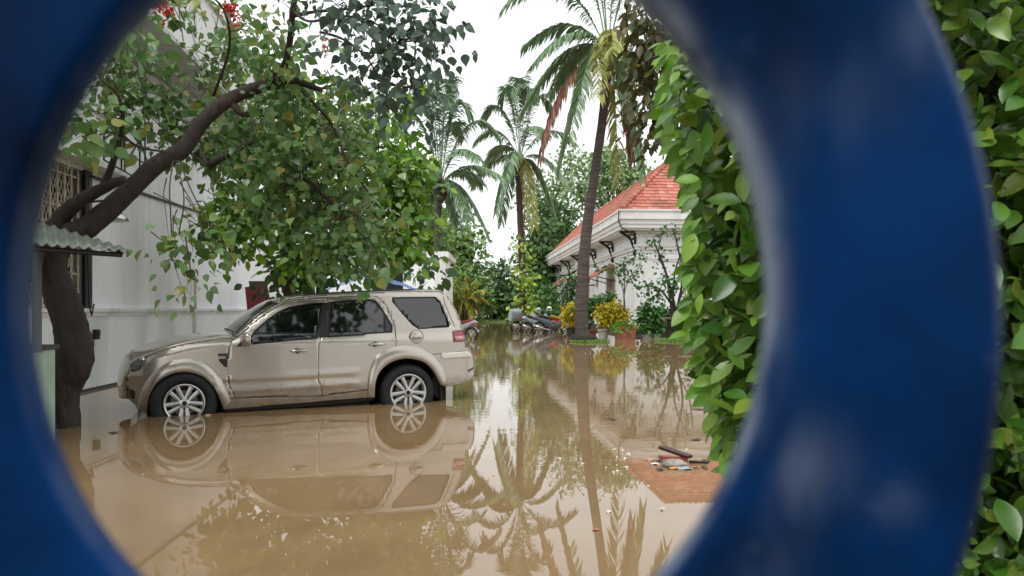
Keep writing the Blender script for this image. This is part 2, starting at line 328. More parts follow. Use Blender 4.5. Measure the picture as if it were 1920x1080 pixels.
q = MB(); wallbox(q, 3, 20.5, 5.505, 5.6, -.2, 6); q.build('roof', M['soffit'], bl)
q = MB(); wallbox(q, 20.2, 31, -.3, 5.3, -1.1, .3); wallbox(q, 20.2, 31, -.3, 1.2, -1.05, .04); q.build('rear_wall', M['wall_low'], bl)
q = MB(); wallbox(q, 20.0, 20.19, -.3, 5.42, -.3, 5.5); q.build('end_wall', M['wall_white'], bl)
# barred window
win = MB(); wallbox(win, 8.9, 11.35, 1.17, 3.22, -.25, .05); wn_ = win.build('window', M['dark_void'], bl)
q = MB()
for y in np.linspace(8.95, 11.3, 13): wallbox(q, y-.012, y+.012, 1.19, 3.2, -.02, .02)
for z in np.linspace(1.25, 3.1, 5): wallbox(q, 8.9, 11.35, z-.012, z+.012, -.042, .02)
q.build('grille', M['cream_metal'], wn_)
q = MB()
for i in range(60):
    y = 8.5+i*.09
    for s in (1, -1):
        a = (y, 1.2); bb = (y+s*2.05*.45, 3.2)
        lo = max(0, min(1, 1)); 
        pts = [(a[0]+(bb[0]-a[0])*t, a[1]+2*t) for t in np.linspace(0, 1, 9)]
        pts = [p for p in pts if 8.92 < p[0] < 11.33]
        if len(pts) > 1: q.tube([(wx(p[0])-.14, p[0], p[1]) for p in pts], .008, 3)
q.build('mesh_screen', M['cream_metal'], wn_)
q = MB(); wallbox(q, 11.2, 11.42, 1.2, 3.24, .03, .05); q.build('frame', M['dark_void'], wn_)
# iron ornament on the upper wall
q = MB()
def on_wall(px, py, off=.36):
    t = (px-960)/F; Y = (-6.25+.08*11.15+off)/(t+.08); return np.array([t*Y, Y, CAMH+(HZ-py)/F*Y])
for pl in ([(195,240),(195,300),(275,345)],[(195,268),(275,308)],[(200,232),(232,205),(232,300)],[(262,225),(262,340)],[(272,225),(272,345)],[(228,225),(228,320)],[(234,228),(234,322)],[(195,262),(228,235)],[(240,300),(262,262)],[(262,262),(275,300)]):
    for a, bb in zip(pl[:-1], pl[1:]): q.tube([on_wall(*a), on_wall(*bb)], .014, 4)
q.build('iron_ornament', M['black_metal'], bl)
q = MB(); pts = [on_wall(*p, off=.03) for p in [(170,330),(230,350),(280,366),(340,386),(400,405),(440,420),(475,432)]]; q.tube(pts, .022, 6); q.build('cable', M['black_metal'], bl)
q = MB(); q.tube([on_wall(166,330,.05), on_wall(165,470,.05), on_wall(167,570,.08), on_wall(172,592,.12), on_wall(176,570,.1)], .012, 5); q.tube([on_wall(161,330,.05), on_wall(160,575,.06)], .012, 5); q.build('wire', M['black_metal'], bl)
q = MB(); q.tube([on_wall(366,518,.06), on_wall(366,580,.1)], .03, 6); q.build('pipe', M['cream_metal'], bl)
q = MB(); q.tube([on_wall(366,584,.08), on_wall(366,662,.06)], .03, 6); q.build('pipe', M['trim_white'], bl)
c = on_wall(181, 627, .07); q = MB(); q.box(c, (.06, .12, .15), rot=math.atan(.08)); q.box(c+np.array([.035, 0, .02]), (.02, .09, .08), rot=math.atan(.08)); q.build('meter_box', M['black_metal'], bl, bevel=.008)
lm = thing('wall_lamp', 'silver bowl shaped wall lamp behind the thick tree branch', 'lamp', on_wall(216, 408, .35))
c = on_wall(214, 408, .45); q = MB(); q.lathe(c, [(.02,.12),(.06,.1),(.15,.04),(.2,-.01),(.205,-.05),(.19,-.05),(.1,-.02)], 20); q.build('shade', mat('lamp_metal', hexc('b8b8b4'), .25, metal=.9), lm, smooth=True)
q = MB(); q.tube([c+np.array([0,0,.12]), c+np.array([-.1,0,.25]), c+np.array([-.45,0,.22])], .015, 6); q.build('arm', M['black_metal'], lm)
# second white building behind the bright green tree
b2 = thing('white_annex', 'white flat walled annex half hidden behind the bright green tree', 'building', (-7, 31, 0))
q = MB(); q.box((-8.2, 33, 1.45), (11, 4, 3.7)); q.build('wall', M['wall_white'], b2)
q = MB(); q.box((-8.2, 33, 3.4), (11.3, 4.3, .25)); q.build('coping', M['trim_white'], b2)
q = MB(); q.box((-2.95, 30.96, 1.4), (.32, .1, 3.7)); q.box((-6.5, 30.97, 1.4), (.3, .08, 3.7)); q.build('pilaster', M['trim_white'], b2)
q = MB(); q.box((-5.0, 30.98, 2.1), (1.2, .06, 1.3)); q.build('window', M['dark_void'], b2)
# leaning planks at the wall corner
def plank(pxs, Y, lab, col, g='planks leaning at the wall corner'):
    (x0, y0), (x1, y1) = pxs; wd = .42; a = P(x0, y0, Y); bb = P(x1, y1, Y-.5)
    q = MB(); a = Vector(a); bb = Vector(bb); s = Vector((wd, 0, 0)); q.prism([a, a+s, bb+s, bb], (.01, .04, 0))
    o = q.build('plank', mat('plank_'+col, hexc(col), .7, col2=tuple(c*.7 for c in hexc(col)), scale=5, stretch=(6,6,.5)), loc=tuple(bb)); tag(o, lab, 'plank', g)
plank(((459,538),(472,660)), 18.3, 'red painted plank leaning against the corner of the white wall', '7a2028')
plank(((466,527),(490,660)), 18.7, 'dark brown plank leaning beside the red one at the wall corner', '4a3c36')
# blue tarpaulin shelter
tp = thing('tarpaulin_shelter', 'blue tarpaulin shelter under the tree behind the parked car', 'shelter', P(700, 600, 19))
q = MB(); NA_ = 14
def tarp(s, t):
    x = 615+175*s; y = 545-28*math.sin(math.pi*min(1, s*1.1))*(1-.5*abs(t-.5))-6*t; p = P(x, y, 18+3*t); return p+np.array([0, 0, .02*math.sin(s*25)])
vs = [tarp(i/NA_, j/6) for j in range(7) for i in range(NA_+1)]
q.add(vs, [(j*(NA_+1)+i, j*(NA_+1)+i+1, (j+1)*(NA_+1)+i+1, (j+1)*(NA_+1)+i) for j in range(6) for i in range(NA_)])
q.build('canopy', mat('blue_tarp', hexc('1c4a86'), .4, col2=hexc('3a7ab8'), scale=2.2), tp, smooth=True)
q = MB()
for s, t in ((0,0),(1,0),(0,1),(1,1)): p = tarp(s, t); q.tube([p, (p[0], p[1], -.24)], .025, 6)
q.build('pole', M['pipe_grey'], tp)
# small kiosk with corrugated roof
kk = thing('kiosk', 'small pale green kiosk with corrugated metal roof beside the curved tree trunk', 'kiosk', (-4.4, 6.9, 0))
q = MB(); A = P(20, 452, 6.2); B = P(236, 469, 6.75); Cc = P(240, 466, 7.35); D = P(15, 398, 7.35); nC, nR = 140, 6
vs = []
for i in range(nC+1):
    s = i/nC; a = A*(1-s)+B*s; d = D*(1-s)+Cc*s
    for j in range(nR+1):
        t = j/nR; p = a*(1-t)+d*t; p = p+np.array([0, 0, .013*math.sin(s*2*math.pi*11)]); vs.append(p)
q.add(vs, [(i*(nR+1)+j, (i+1)*(nR+1)+j, (i+1)*(nR+1)+j+1, i*(nR+1)+j+1) for i in range(nC) for j in range(nR)])
cr_ = q.build('roof', mat('corrugated_green', hexc('8c968a'), .5, col2=hexc('666f68'), scale=3, metal=.1), kk, smooth=True)
sm = cr_.modifiers.new('s', 'SOLIDIFY'); sm.thickness = .012
q = MB(); q.tube([A+np.array([0,.03,-.05]), B+np.array([-.05,.03,-.04])], .022, 6); q.tube([D+np.array([0,0,-.06]), Cc+np.array([-.05,0,-.04])], .022, 6); q.tube([A+np.array([.1,.03,-.07]), D+np.array([.1,0,-.07])], .02, 6); q.build('rafter', M['black_metal'], kk)
a = P(69, 470, 6.6); q = MB(); q.box((a[0], a[1], (a[2]+.83)/2), (.055, .055, a[2]-.83)); q.build('post', mat('post_grey', hexc('585e5e'), .5), kk)
pr = P(84, 655, 6.95)
q = MB(); q.box((pr[0]-.6, 6.95, (pr[2]-.24)/2), (1.3, .16, pr[2]+.24)); q.build('lower_wall', mat('kiosk_green', hexc('a9bfae'), .6, col2=hexc('97ab9c'), scale=4), kk, bevel=.01)
q = MB(); q.box((pr[0]-.6, 6.95, pr[2]+.02), (1.34, .22, .04)); q.build('counter', mat('kiosk_counter', hexc('3c4242'), .5), kk)
# ------------------------------------------------------------------ right building: white hall with orange tiled roof
def bX(Y, off=0): return 6.1-.066*(Y-37.5)-off       # side wall plane, off = outwards (towards -x)
BR = math.atan(.066)                                    # turn of the hall
BO = Vector((6.1, 37.5, 0)); BU = Vector((math.cos(BR), math.sin(BR), 0)); BV = Vector((-math.sin(BR), math.cos(BR), 0))  # u right along the front, v back along the side
def bp_(u, v, z): p = BO+BU*u+BV*v; return Vector((p.x, p.y, z))
hall = thing('tiled_hall', 'white colonial hall with orange tiled hip roof, deep white eaves and iron brackets', 'building', BO)
def bbox(mb, u0, u1, v0, v1, z0, z1): mb.box(bp_((u0+u1)/2, (v0+v1)/2, (z0+z1)/2), (u1-u0, v1-v0, z1-z0), rot=BR)
LV = 33; LU = 22; DW = 7.5     # wing lengths and depth
M['hall_wall'] = stain_mat('hall_wall', 'e8eaec', 'd4d6d4', .5)
M['hall_trim'] = stain_mat('hall_trim', 'e6e7e7', 'bcbbb6', 1.0, streak=(1,1,.3), lo=.48, hi=.85)
# side windows along v: (v0, v1, z0, z1)
SW = [(5.3, 7.8), (14, 16), (21, 22.6), (26.2, 28.2)]
q = MB(); prev = 0
for a, b in SW:
    bbox(q, 0, .3, prev, a, -.3, 5.6); bbox(q, 0, .3, a, b, 3.0, 5.6); bbox(q, 0, .3, a, b, -.3, .9); prev = b
bbox(q, 0, .3, prev, LV, -.3, 5.6); bbox(q, .3, LU, 0, .3, -.3, 5.6); bbox(q, .3, LU, DW, DW+.3, -.3, 5.6); bbox(q, DW, DW+.3, DW+.3, LV, -.3, 5.6)
bbox(q, .3, DW+.3, LV-.3, LV, -.3, 5.6)
q.build('wall', M['hall_wall'], hall)
# cornice mouldings
q = MB()
for z0, z1, p in [(3.55,3.65,.05),(3.65,3.78,.09),(3.95,4.02,.04),(4.12,4.26,.12),(4.26,4.36,.18),(4.75,4.83,.06),(4.9,5.0,.1)]:
    bbox(q, -p, .0-.002, -p, LV+p, z0, z1); bbox(q, 0, LU, -p, -.002, z0, z1)
q.build('cornice', M['hall_trim'], hall)
q = MB()
for v0, v1 in [(-.06, .7), (3.2, 3.9), (9.3, 10.0), (12.2, 12.9), (17.3, 18), (23.9, 24.6), (30, 30.8)]: bbox(q, -.1, -.003, v0, v1, -.3, 3.55)
bbox(q, 0, .75, -.1, -.003, -.3, 3.55); bbox(q, 14, 14.7, -.1, -.003, -.3, 3.55)
q.build('pilaster', M['hall_trim'], hall)
q = MB(); bbox(q, -.14, -.1, -.14, LV, -.3, .28); bbox(q, -.14, LU, -.145, -.1, -.3, .28); q.build('plinth', mat('plinth_dark', hexc('2c3434'), .7), hall)
# eaves: stepped white gutter box
E = 1.0
q = MB()
for z0, z1, o in [(5.02,5.1,.70),(5.1,5.28,.84),(5.28,5.5,.90),(5.5,5.88,1.0),(5.88,5.96,1.06)]:
    bbox(q, -o, -.002, -o, LV+o, z0, z1-.001); bbox(q, 0, LU+o, -o, -.002, z0, z1-.001)
q.build('eaves', M['hall_trim'], hall)
# roof: tile courses modelled as overlapping steps
M['roof_tile'] = mat('roof_tile', hexc('cf6a50'), .7, bump=.4, bscale=14)
n = M['roof_tile'].node_tree.nodes; l = M['roof_tile'].node_tree.links
g_ = n.new('ShaderNodeNewGeometry'); r_ = n.new('ShaderNodeValToRGB'); l.new(g_.outputs['Random Per Island'], r_.inputs[0])
e = r_.color_ramp.elements
for i, c in enumerate(G('a45c4c', 'b46a58', 'c27c68', 'aa6252', 'cc9482')):
    if i > 1: e.new(.5)
for i, c in enumerate(G('a45c4c', 'b46a58', 'c27c68', 'aa6252', 'cc9482')): e[i].position = i/4; e[i].color = (*c, 1)
tcr = n.new('ShaderNodeTexCoord'); ns_ = n.new('ShaderNodeTexNoise'); ns_.inputs['Scale'].default_value = .9; ns_.inputs['Detail'].default_value = 7; l.new(tcr.outputs['Object'], ns_.inputs[0])
rs_ = n.new('ShaderNodeValToRGB'); rs_.color_ramp.elements[0].position = .52; rs_.color_ramp.elements[0].color = (0, 0, 0, 1); rs_.color_ramp.elements[1].position = .8; rs_.color_ramp.elements[1].color = (.75, .75, .75, 1); l.new(ns_.outputs[0], rs_.inputs[0])
mr_ = n.new('ShaderNodeMix'); mr_.data_type = 'RGBA'; l.new(rs_.outputs[0], mr_.inputs[0]); l.new(r_.outputs[0], mr_.inputs[6]); mr_.inputs[7].default_value = (*hexc('6e5046'), 1); l.new(mr_.outputs[2], n['Principled BSDF'].inputs['Base Color'])
def tile_slope(mb, a, b, c, d, rows, tw):
    """a-b eave edge, d-c top edge (may be shorter), one small curved tile per cell"""
    a, b, c, d = map(Vector, (a, b, c, d)); nrmv = (b-a).cross(d-a).normalized()
    if nrmv.z < 0: nrmv = -nrmv
    for i in range(rows):
        t0, t1 = i/rows, min(1, (i+1.25)/rows); L0 = a.lerp(d, t0); R0 = b.lerp(c, t0); L1 = a.lerp(d, t1); R1 = b.lerp(c, t1)
        k = max(1, int((R0-L0).length/tw)); U = (b-a).normalized()
        x0 = (L0-a).dot(U); x1 = (R0-a).dot(U); xa, xb = (L1-a).dot(U), (R1-a).dot(U)
        up0 = L0-U*(L0-a).dot(U); up1 = L1-U*(L1-a).dot(U)
        s0 = math.ceil(x0/tw); s1 = math.floor(x1/tw)
        for j in range(s0, s1):
            u0 = j*tw; u1 = u0+tw*1.02; top0 = max(xa, min(xb, u0)); top1 = max(xa, min(xb, u1))
            h = .05; q0 = up0+U*u0+nrmv*h; qm = up0+U*(u0+tw*.35)+nrmv*(h+.035); q1 = up0+U*u1+nrmv*h
            r0 = up1+U*top0+nrmv*.01; rm = up1+U*min(max(u0+tw*.35, xa), xb)+nrmv*.04; r1 = up1+U*top1+nrmv*.01
            b0 = up0+U*u0; bm = up0+U*(u0+tw*.35); b1 = up0+U*u1
            mb.add([q0, qm, q1, r0, rm, r1, b0, bm, b1], [(0,1,4,3),(1,2,5,4),(6,7,1,0),(7,8,2,1)])
ze = 5.9; rise = 2.75; hw = DW/2+.3; zr = ze+rise
Pt = lambda u, v, z: bp_(u, v, z)
o1, o2, o3 = -.95, -.95, DW+1.2; mid = 2.9
q = MB(); tile_slope(q, Pt(-.95,-.95,ze), Pt(LU+.9,-.95,ze), Pt(LU+.9,mid-.95+.0,zr), Pt(mid-.95,mid-.95,zr), 15, .26)
q.build('front_roof', M['roof_tile'], hall)
q = MB(); tile_slope(q, Pt(-.95,LV+.9,ze), Pt(-.95,-.95,ze), Pt(mid-.95,mid-.95,zr), Pt(mid-.95,LV-2,zr), 15, .26); q.build('side_roof', M['roof_tile'], hall)
M['roof_under'] = mat('roof_under', hexc('8a4638'), .8)
q = MB()
for quad in [(Pt(-.95,-.95,ze),Pt(LU+.9,-.95,ze),Pt(LU+.9,mid-.95,zr-.03),Pt(mid-.95,mid-.95,zr-.03)), (Pt(-.95,LV+.9,ze),Pt(-.95,-.95,ze),Pt(mid-.95,mid-.95,zr-.03),Pt(mid-.95,LV-2,zr-.03)),
             (Pt(mid-.95,mid-.95,zr-.03),Pt(LU+.9,mid-.95,zr-.03),Pt(LU+.9,DW,ze),Pt(DW,DW,ze)), (Pt(mid-.95,mid-.95,zr-.03),Pt(DW,DW,ze),Pt(DW,LV,ze),Pt(mid-.95,LV-2,zr-.03)),
             (Pt(-.95,LV+.9,ze),Pt(mid-.95,LV-2,zr-.03),Pt(DW,LV+.9,ze))]: q.add(quad, [tuple(range(len(quad)))])
q.build('roof_deck', M['roof_under'], hall)
def cap_row(mb, a, b, r=.13, step=.3):
    a = Vector(a); b = Vector(b); n_ = int((b-a).length/step); d = (b-a).normalized()
    for i in range(n_): p0 = a+d*step*i; p1 = a+d*step*(i+1.12); mb.tube([p0+Vector((0,0,.06)), p1+Vector((0,0,.03))], [r, r*.85], 8)
q = MB(); cap_row(q, Pt(-.95,-.95,ze+.05), Pt(mid-.95,mid-.95,zr)); cap_row(q, Pt(mid-.95,mid-.95,zr), Pt(LU,mid-.95,zr)); cap_row(q, Pt(mid-.95,mid-.95,zr), Pt(mid-.95,LV-2,zr)); q.build('ridge_tiles', M['roof_tile'], hall, smooth=True)
# brackets under the eaves
for v in [0.05, 5.6, 11.2, 16.9, 22.9, 28.4]:
    q = MB(); a = lambda o, z: bp_(-o, v, z)
    q.tube([a(.02,4.98), a(.85,4.98)], .06, 5); q.tube([a(.08,3.9), a(.08,5.0)], .06, 5)
    q.tube([a(.06,4.1), a(.2,4.35), a(.3,4.62), a(.5,4.8), a(.8,4.98)], .065, 5); q.tube([a(.08+.12*math.cos(t), 4.0) if False else bp_(-(.24+.13*math.cos(t)), v, 4.75+.13*math.sin(t)) for t in np.linspace(0, 6.28, 10)], .05, 4)
    q.tube([bp_(-(.1+.06*math.cos(t)), v, 3.95+.09*math.sin(t)) for t in np.linspace(0, 6.28, 8)], .05, 4); q.build('bracket', M['black_metal'], hall)
# downpipe hanging from the gutter corner
q = MB(); q.tube([Pt(-1.08,-.9,5.9), Pt(-1.1,-.95,5.4), Pt(-.98,-.97,5.1), Pt(-.6,-.6,4.95), Pt(-.1,-.15,4.9)], .03, 5); q.build('cable', M['black_metal'], hall)
# windows with white bars, awnings, air conditioners
for i, (a, b) in enumerate(SW):
    q = MB(); bbox(q, .2, .24, a, b, .9, 3.0); wo = q.build('window', M['dark_void'], hall)
    q = MB()
    for v in np.linspace(a+.12, b-.12, 6): bbox(q, -.03, .02, v-.035, v+.035, .9, 2.99)
    for z in (.95, 2.1, 2.95): bbox(q, -.02, .015, a, b, z-.03, z+.03)
    q.build('bar', M['cream_metal'], wo)
M['awning_tile'] = mat('awning_tile', hexc('b06850'), .7, col2=hexc('905444'), scale=6)
for (a, b) in [SW[0], SW[1], SW[2], SW[3]]:
    q = MB(); k = 22
    for i in range(k):
        v0 = a-.1+(b-a+.2)*i/k; v1 = a-.1+(b-a+.2)*(i+1)/k; vm = (v0+v1)/2
        q.add([bp_(-.02,v0,3.72), bp_(-.02,vm,3.77), bp_(-.02,v1,3.72), bp_(-1.3,v0,3.0), bp_(-1.3,vm,3.06), bp_(-1.3,v1,3.0)], [(0,1,4,3),(1,2,5,4)])
    o = q.build('awning', M['awning_tile'], hall); sm = o.modifiers.new('s', 'SOLIDIFY'); sm.thickness = .05
    q = MB()
    for v in (a-.2, b+.2): q.tube([bp_(-.02, v, 2.75), bp_(-1.1, v, 3.03)], .03, 5)
    q.build('strut', M['black_metal'], hall)
for i, v in enumerate((11, 19, 25.2)):
    ac = thing('air_conditioner', ['white air conditioner box on the hall wall beside the nearest orange awning', 'white air conditioner box between the first and second orange awnings', 'small white air conditioner box farthest along the hall wall'][i], 'air conditioner', bp_(-.4, v, 3), group='air conditioners on the hall side wall')
    q = MB(); bbox(q, -.5, -.12, v-.45, v+.45, 2.75, 3.4); q.build('casing', M['trim_white'], ac, bevel=.02)
    q = MB(); q.lathe((0,0,0), [(.24,0),(.24,.02),(.2,.03),(.02,.03)], 16, M=Matrix.Translation(bp_(-.51, v, 3.08)) @ Matrix.Rotation(BR, 4, 'Z') @ Matrix.Rotation(-math.pi/2, 4, 'Y')); q.build('fan_grille', M['dark_void'], ac)
    q = MB(); bbox(q, -.5, -.1, v-.4, v-.36, 2.7, 2.75); bbox(q, -.5, -.1, v+.36, v+.4, 2.7, 2.75); q.build('mount', M['black_metal'], ac)
# low planter wall at the right of the hall
pw = thing('planter_wall', 'low dark stone planter wall with pale coping in front of the white hall', 'wall', P(1290, 632, 33))
q = MB(); c = P(1330, 632, 33.5); q.box((c[0]+.2, c[1], .25), (4.6, .9, 1.05)); q.build('wall', mat('stone_dark', hexc('34302a'), .9, col2=hexc('4c483e'), scale=5, bump=.6, bscale=9), pw)
q = MB(); q.box((c[0]+.2, c[1], .82), (4.8, 1.1, .09)); q.build('coping', mat('stone_pale', hexc('a8a598'), .8, col2=hexc('86847a'), scale=6), pw, bevel=.01)
# far boundary wall and grass bank
fw = thing('boundary_wall', 'low whitewashed boundary wall at the far end of the flooded yard', 'wall', (0, 92, 0))
q = MB(); q.box((0, 92, .75), (34, .3, 1.7)); q.build('wall', stain_mat('far_wall', 'c9c4b6', '8f8a78', 1.5), fw); q = MB(); q.box((0, 92, 1.64), (34.2, .45, .12)); q.build('coping', M['trim_white'], fw)
k = 14000; gxx = rng.uniform(-10, 12, k); gyy = rng.uniform(70, 91, k); cen = np.stack([gxx, gyy, np.full(k, .08)], 1)
o = leaves('grass', cen, rng.randn(k, 3)*.35+np.array([0,0,1]), rng.randn(k, 3)+np.array([0,-1,0]), .16, T_LANCE, M['grass_blade'], None, 1.2); tag(o, 'bright grass on the bank beyond the flood water', 'grass', kind='stuff')
# ------------------------------------------------------------------ SUV
Fw = np.array([-3.70, 8.64]); Rw = np.array([-1.308, 9.76]); eu = (Rw-Fw)/np.linalg.norm(Rw-Fw); nin = np.array([-eu[1], eu[0]]); WB = np.linalg.norm(Rw-Fw); CW = 1.80
def Z1(x, y): return (200+x/2.6667, 500+y/2.6667)
def sst(x): x = min(1, max(0, x)); return x*x*(3-2*x)
UF, UR = -.66, 3.62; ZTOP = None; ARC = []
def S0(u, z):
    s = .045
    if z < .35: s += .05*((.35-z)/.4)**2
    if z > .80: s += (z-.80)*.24+.02*sst((z-.80)/.1)
    x = (UF+.55-u)/.55
    if x > 0: s += .34*x**2.2+(.4*x*x*(.45-z)/.45 if z < .45 else 0)
    x = (u-(UR-.42))/.42
    if x > 0: s += .16*x**2.4
    return s
def S(u, z):
    s = S0(u, z)
    if ZTOP is not None:
        zt = np.interp(u, ZTOP[0], ZTOP[1]); x = (z-(zt-.09))/.09
        if x > 0: s += .05*min(x, 1.3)**2
    for zc in (.405, .265):
        if .32 < u < 2.02: s -= .012*max(0, 1-abs(z-zc-(u-1)*.02)/.035)
    return s
def unp(px, py, surf=S, extra=0):
    d = np.array([(px-960)/F, 1, (HZ-py)/F]); wv = .05
    for _ in range(12):
        t = (wv+extra+np.dot(Fw, nin))/np.dot(d[:2], nin); p = d*t; u = np.dot(p[:2]-Fw, eu); z = CAMH+p[2]
        wv = .5*wv+.5*surf(u, z)
    return u, z
def tr(pts, surf=S): return [unp(*Z1(*p), surf) for p in pts]
top = [(108,660),(98,590),(102,545),(118,500),(150,470),(200,450),(300,412),(420,382),(560,362),(635,352),(700,292),(780,228),(860,183),(920,163),(1010,150),(1110,142),(1300,132),(1500,124),(1640,123),(1688,130),(1722,180),(1756,250),(1782,330),(1795,400),(1822,425),(1834,455),(1836,500),(1828,545),(1778,577),(1690,594)]
T0 = tr(top, S0)
# silhouette split: front, top, rear
iu = [i for i in range(len(T0)) if 3 <= i <= 19]
ZTOP = (np.array([T0[i][0] for i in iu]), np.array([T0[i][1] for i in iu]))
fc = unp(*Z1(388, 722), S0); rc = unp(*Z1(1505, 650), S0)
ARC = [(fc[0], fc[1]-.03, .515), (rc[0], rc[1]-.02, .505)]
T_ = tr(top, S0)
q_ = crv([(a, 0, b, 0) for a, b in T_], 4); TD = [(float(x[0]), float(x[2])) for x in q_]
ZTOP = (np.array([p[0] for p in TD[12:77]]), np.array([p[1] for p in TD[12:77]]))
farch = tr([(200,735),(203,690),(215,635),(250,575),(320,533),(400,523),(480,545),(540,605),(572,680),(583,714)]); rarch = tr([(1338,652),(1338,600),(1345,560),(1370,512),(1430,470),(1500,457),(1580,472),(1630,515),(1668,592)])
print('car u range', min(p[0] for p in T_), max(p[0] for p in T_), 'z', max(p[1] for p in T_), 'fc', fc, 'rc', rc)
side = TD[:]+[rarch[-1]]+rarch[::-1][1:]+farch[::-1]+tr([(150,700)])
fdoor = tr([(652,348),(720,292),(800,228),(868,190),(930,170),(1010,160),(1102,155),(1102,162),(1074,340),(1062,380),(1059,560),(1070,608),(1076,645),(640,657),(612,590),(603,540),(602,480),(612,400),(632,360)])
rdoor = tr([(1102,155),(1330,146),(1362,156),(1398,195),(1438,290),(1447,370),(1440,455),(1400,475),(1366,503),(1336,555),(1331,600),(1328,612),(1076,645),(1070,608),(1059,560),(1062,380),(1074,340),(1102,162)])
fwin = tr([(728,386),(716,362),(742,320),(800,270),(858,228),(912,203),(1000,187),(1082,180),(1050,355),(1043,357)])
rwin = tr([(1104,352),(1108,330),(1122,176),(1200,169),(1318,164),(1346,172),(1382,220),(1424,292),(1427,326)])
qwin = tr([(1430,155),(1640,152),(1668,178),(1710,280),(1712,300),(1560,309),(1530,290),(1470,222),(1430,172)])
def dense(p, n=4):
    q_ = crv([(a, 0, b, 0) for a, b in p], n); return [(float(x[0]), float(x[2])) for x in q_]
def clean(poly):
    out = []
    for p in poly:
        if not out or math.hypot(p[0]-out[-1][0], p[1]-out[-1][1]) > .004: out.append(p)
    return out
def panel(name, outer, holes, m, parent, far=False, off=0, gu=.05, gz=.035, thick=.03, both=True):
    bm = bmesh.new()
    for lp in [outer]+holes:
        lp = clean(lp); vs = [bm.verts.new((u, 0, z)) for u, z in lp]
        for i in range(len(vs)): bm.edges.new((vs[i], vs[(i+1) % len(vs)]))
    bmesh.ops.triangle_fill(bm, edges=bm.edges[:], use_beauty=True)
    for e in list(bm.edges): e.tag = False
    us = [v.co.x for v in bm.verts]; zs = [v.co.z for v in bm.verts]
    inner = {}
    cu = np.arange(math.floor(min(us)/gu)*gu+gu*.5, max(us), gu); cz = np.arange(math.floor(min(zs)/gz)*gz+gz*.5, max(zs), gz)
    for x in cu: bmesh.ops.bisect_plane(bm, geom=bm.verts[:]+bm.edges[:]+bm.faces[:], plane_co=(x, 0, 0), plane_no=(1, 0, 0))
    for z in cz: bmesh.ops.bisect_plane(bm, geom=bm.verts[:]+bm.edges[:]+bm.faces[:], plane_co=(0, 0, z), plane_no=(0, 0, 1))
    dis = []
    for e in bm.edges:
        if len(e.link_faces) != 2: continue
        a, b = e.verts[0].co, e.verts[1].co
        ongrid = (abs(a.x-b.x) < 1e-5 and np.abs(cu-a.x).min() < 1e-4) or (abs(a.z-b.z) < 1e-5 and np.abs(cz-a.z).min() < 1e-4)
        if not ongrid: dis.append(e)
    bmesh.ops.dissolve_edges(bm, edges=dis, use_verts=False)
    bmesh.ops.remove_doubles(bm, verts=bm.verts[:], dist=.0004)
    bm.normal_update()
    for f in bm.faces:
        if f.normal.y > 0: f.normal_flip()
    for v in bm.verts:
        s = S(v.co.x, v.co.z)+off; v.co.y = s
    if both:
        geo = bmesh.ops.duplicate(bm, geom=bm.verts[:]+bm.edges[:]+bm.faces[:])['geom']
        for g in geo:
            if isinstance(g, bmesh.types.BMVert): g.co.y = CW-g.co.y
        for g in geo:
            if isinstance(g, bmesh.types.BMFace): g.normal_flip()
    me = bpy.data.meshes.new(name); bm.to_mesh(me); bm.free(); me.materials.append(m); me.shade_smooth()
    o = bpy.data.objects.new(name, me); C.objects.link(o); o.parent = parent; WL[o.name] = Vector((0,0,0))
    if thick: sm = o.modifiers.new('s', 'SOLIDIFY'); sm.thickness = thick; sm.offset = -1
    return o
def on(pt, off=0): return Vector((pt[0], S(*pt)-off, pt[1]))
def seam(mb, pts, r=.005, off=.001, closed=False, both=True):
    pp = []
    pts = list(pts)+([pts[0]] if closed else [])
    for a, b in zip(pts[:-1], pts[1:]):
        k = max(1, int(math.hypot(b[0]-a[0], b[1]-a[1])/.05))
        pp += [(a[0]+(b[0]-a[0])*i/k, a[1]+(b[1]-a[1])*i/k) for i in range(k)]
    pp.append(pts[-1]); v = [on(p, off) for p in pp]; mb.tube(v, r, 4)
    if both: mb.tube([Vector((x.x, CW-x.y, x.z)) for x in v], r, 4)
yaw = math.atan2(eu[1], eu[0])
car = thing('parked_car', 'champagne silver station wagon standing axle deep in brown flood water', 'car', (Fw[0], Fw[1], 0), rz=yaw, local=True)
M['paint'] = mat('car_paint', hexc('b6aea3'), .26, metal=.65, coat=1, col2=hexc('bab2a8'), scale=3)
# dried silt splashed over the lowest part of the doors and bumpers
n = M['paint'].node_tree.nodes; l = M['paint'].node_tree.links; b_ = n['Principled BSDF']; s0_ = b_.inputs['Base Color'].links[0].from_socket
tcp = n.new('ShaderNodeTexCoord'); sp_ = n.new('ShaderNodeSeparateXYZ'); l.new(tcp.outputs['Object'], sp_.inputs[0]); np_ = n.new('ShaderNodeTexNoise'); np_.inputs['Scale'].default_value = 9; np_.inputs['Detail'].default_value = 8; l.new(tcp.outputs['Object'], np_.inputs[0])
ma_ = n.new('ShaderNodeMath'); ma_.operation = 'MULTIPLY_ADD'; ma_.inputs[1].default_value = -.35; l.new(np_.outputs[0], ma_.inputs[0]); l.new(sp_.outputs[2], ma_.inputs[2])
mr2 = n.new('ShaderNodeMapRange'); mr2.inputs[1].default_value = -.16; mr2.inputs[2].default_value = .14; mr2.inputs[3].default_value = .85; mr2.inputs[4].default_value = 0; l.new(ma_.outputs[0], mr2.inputs[0])
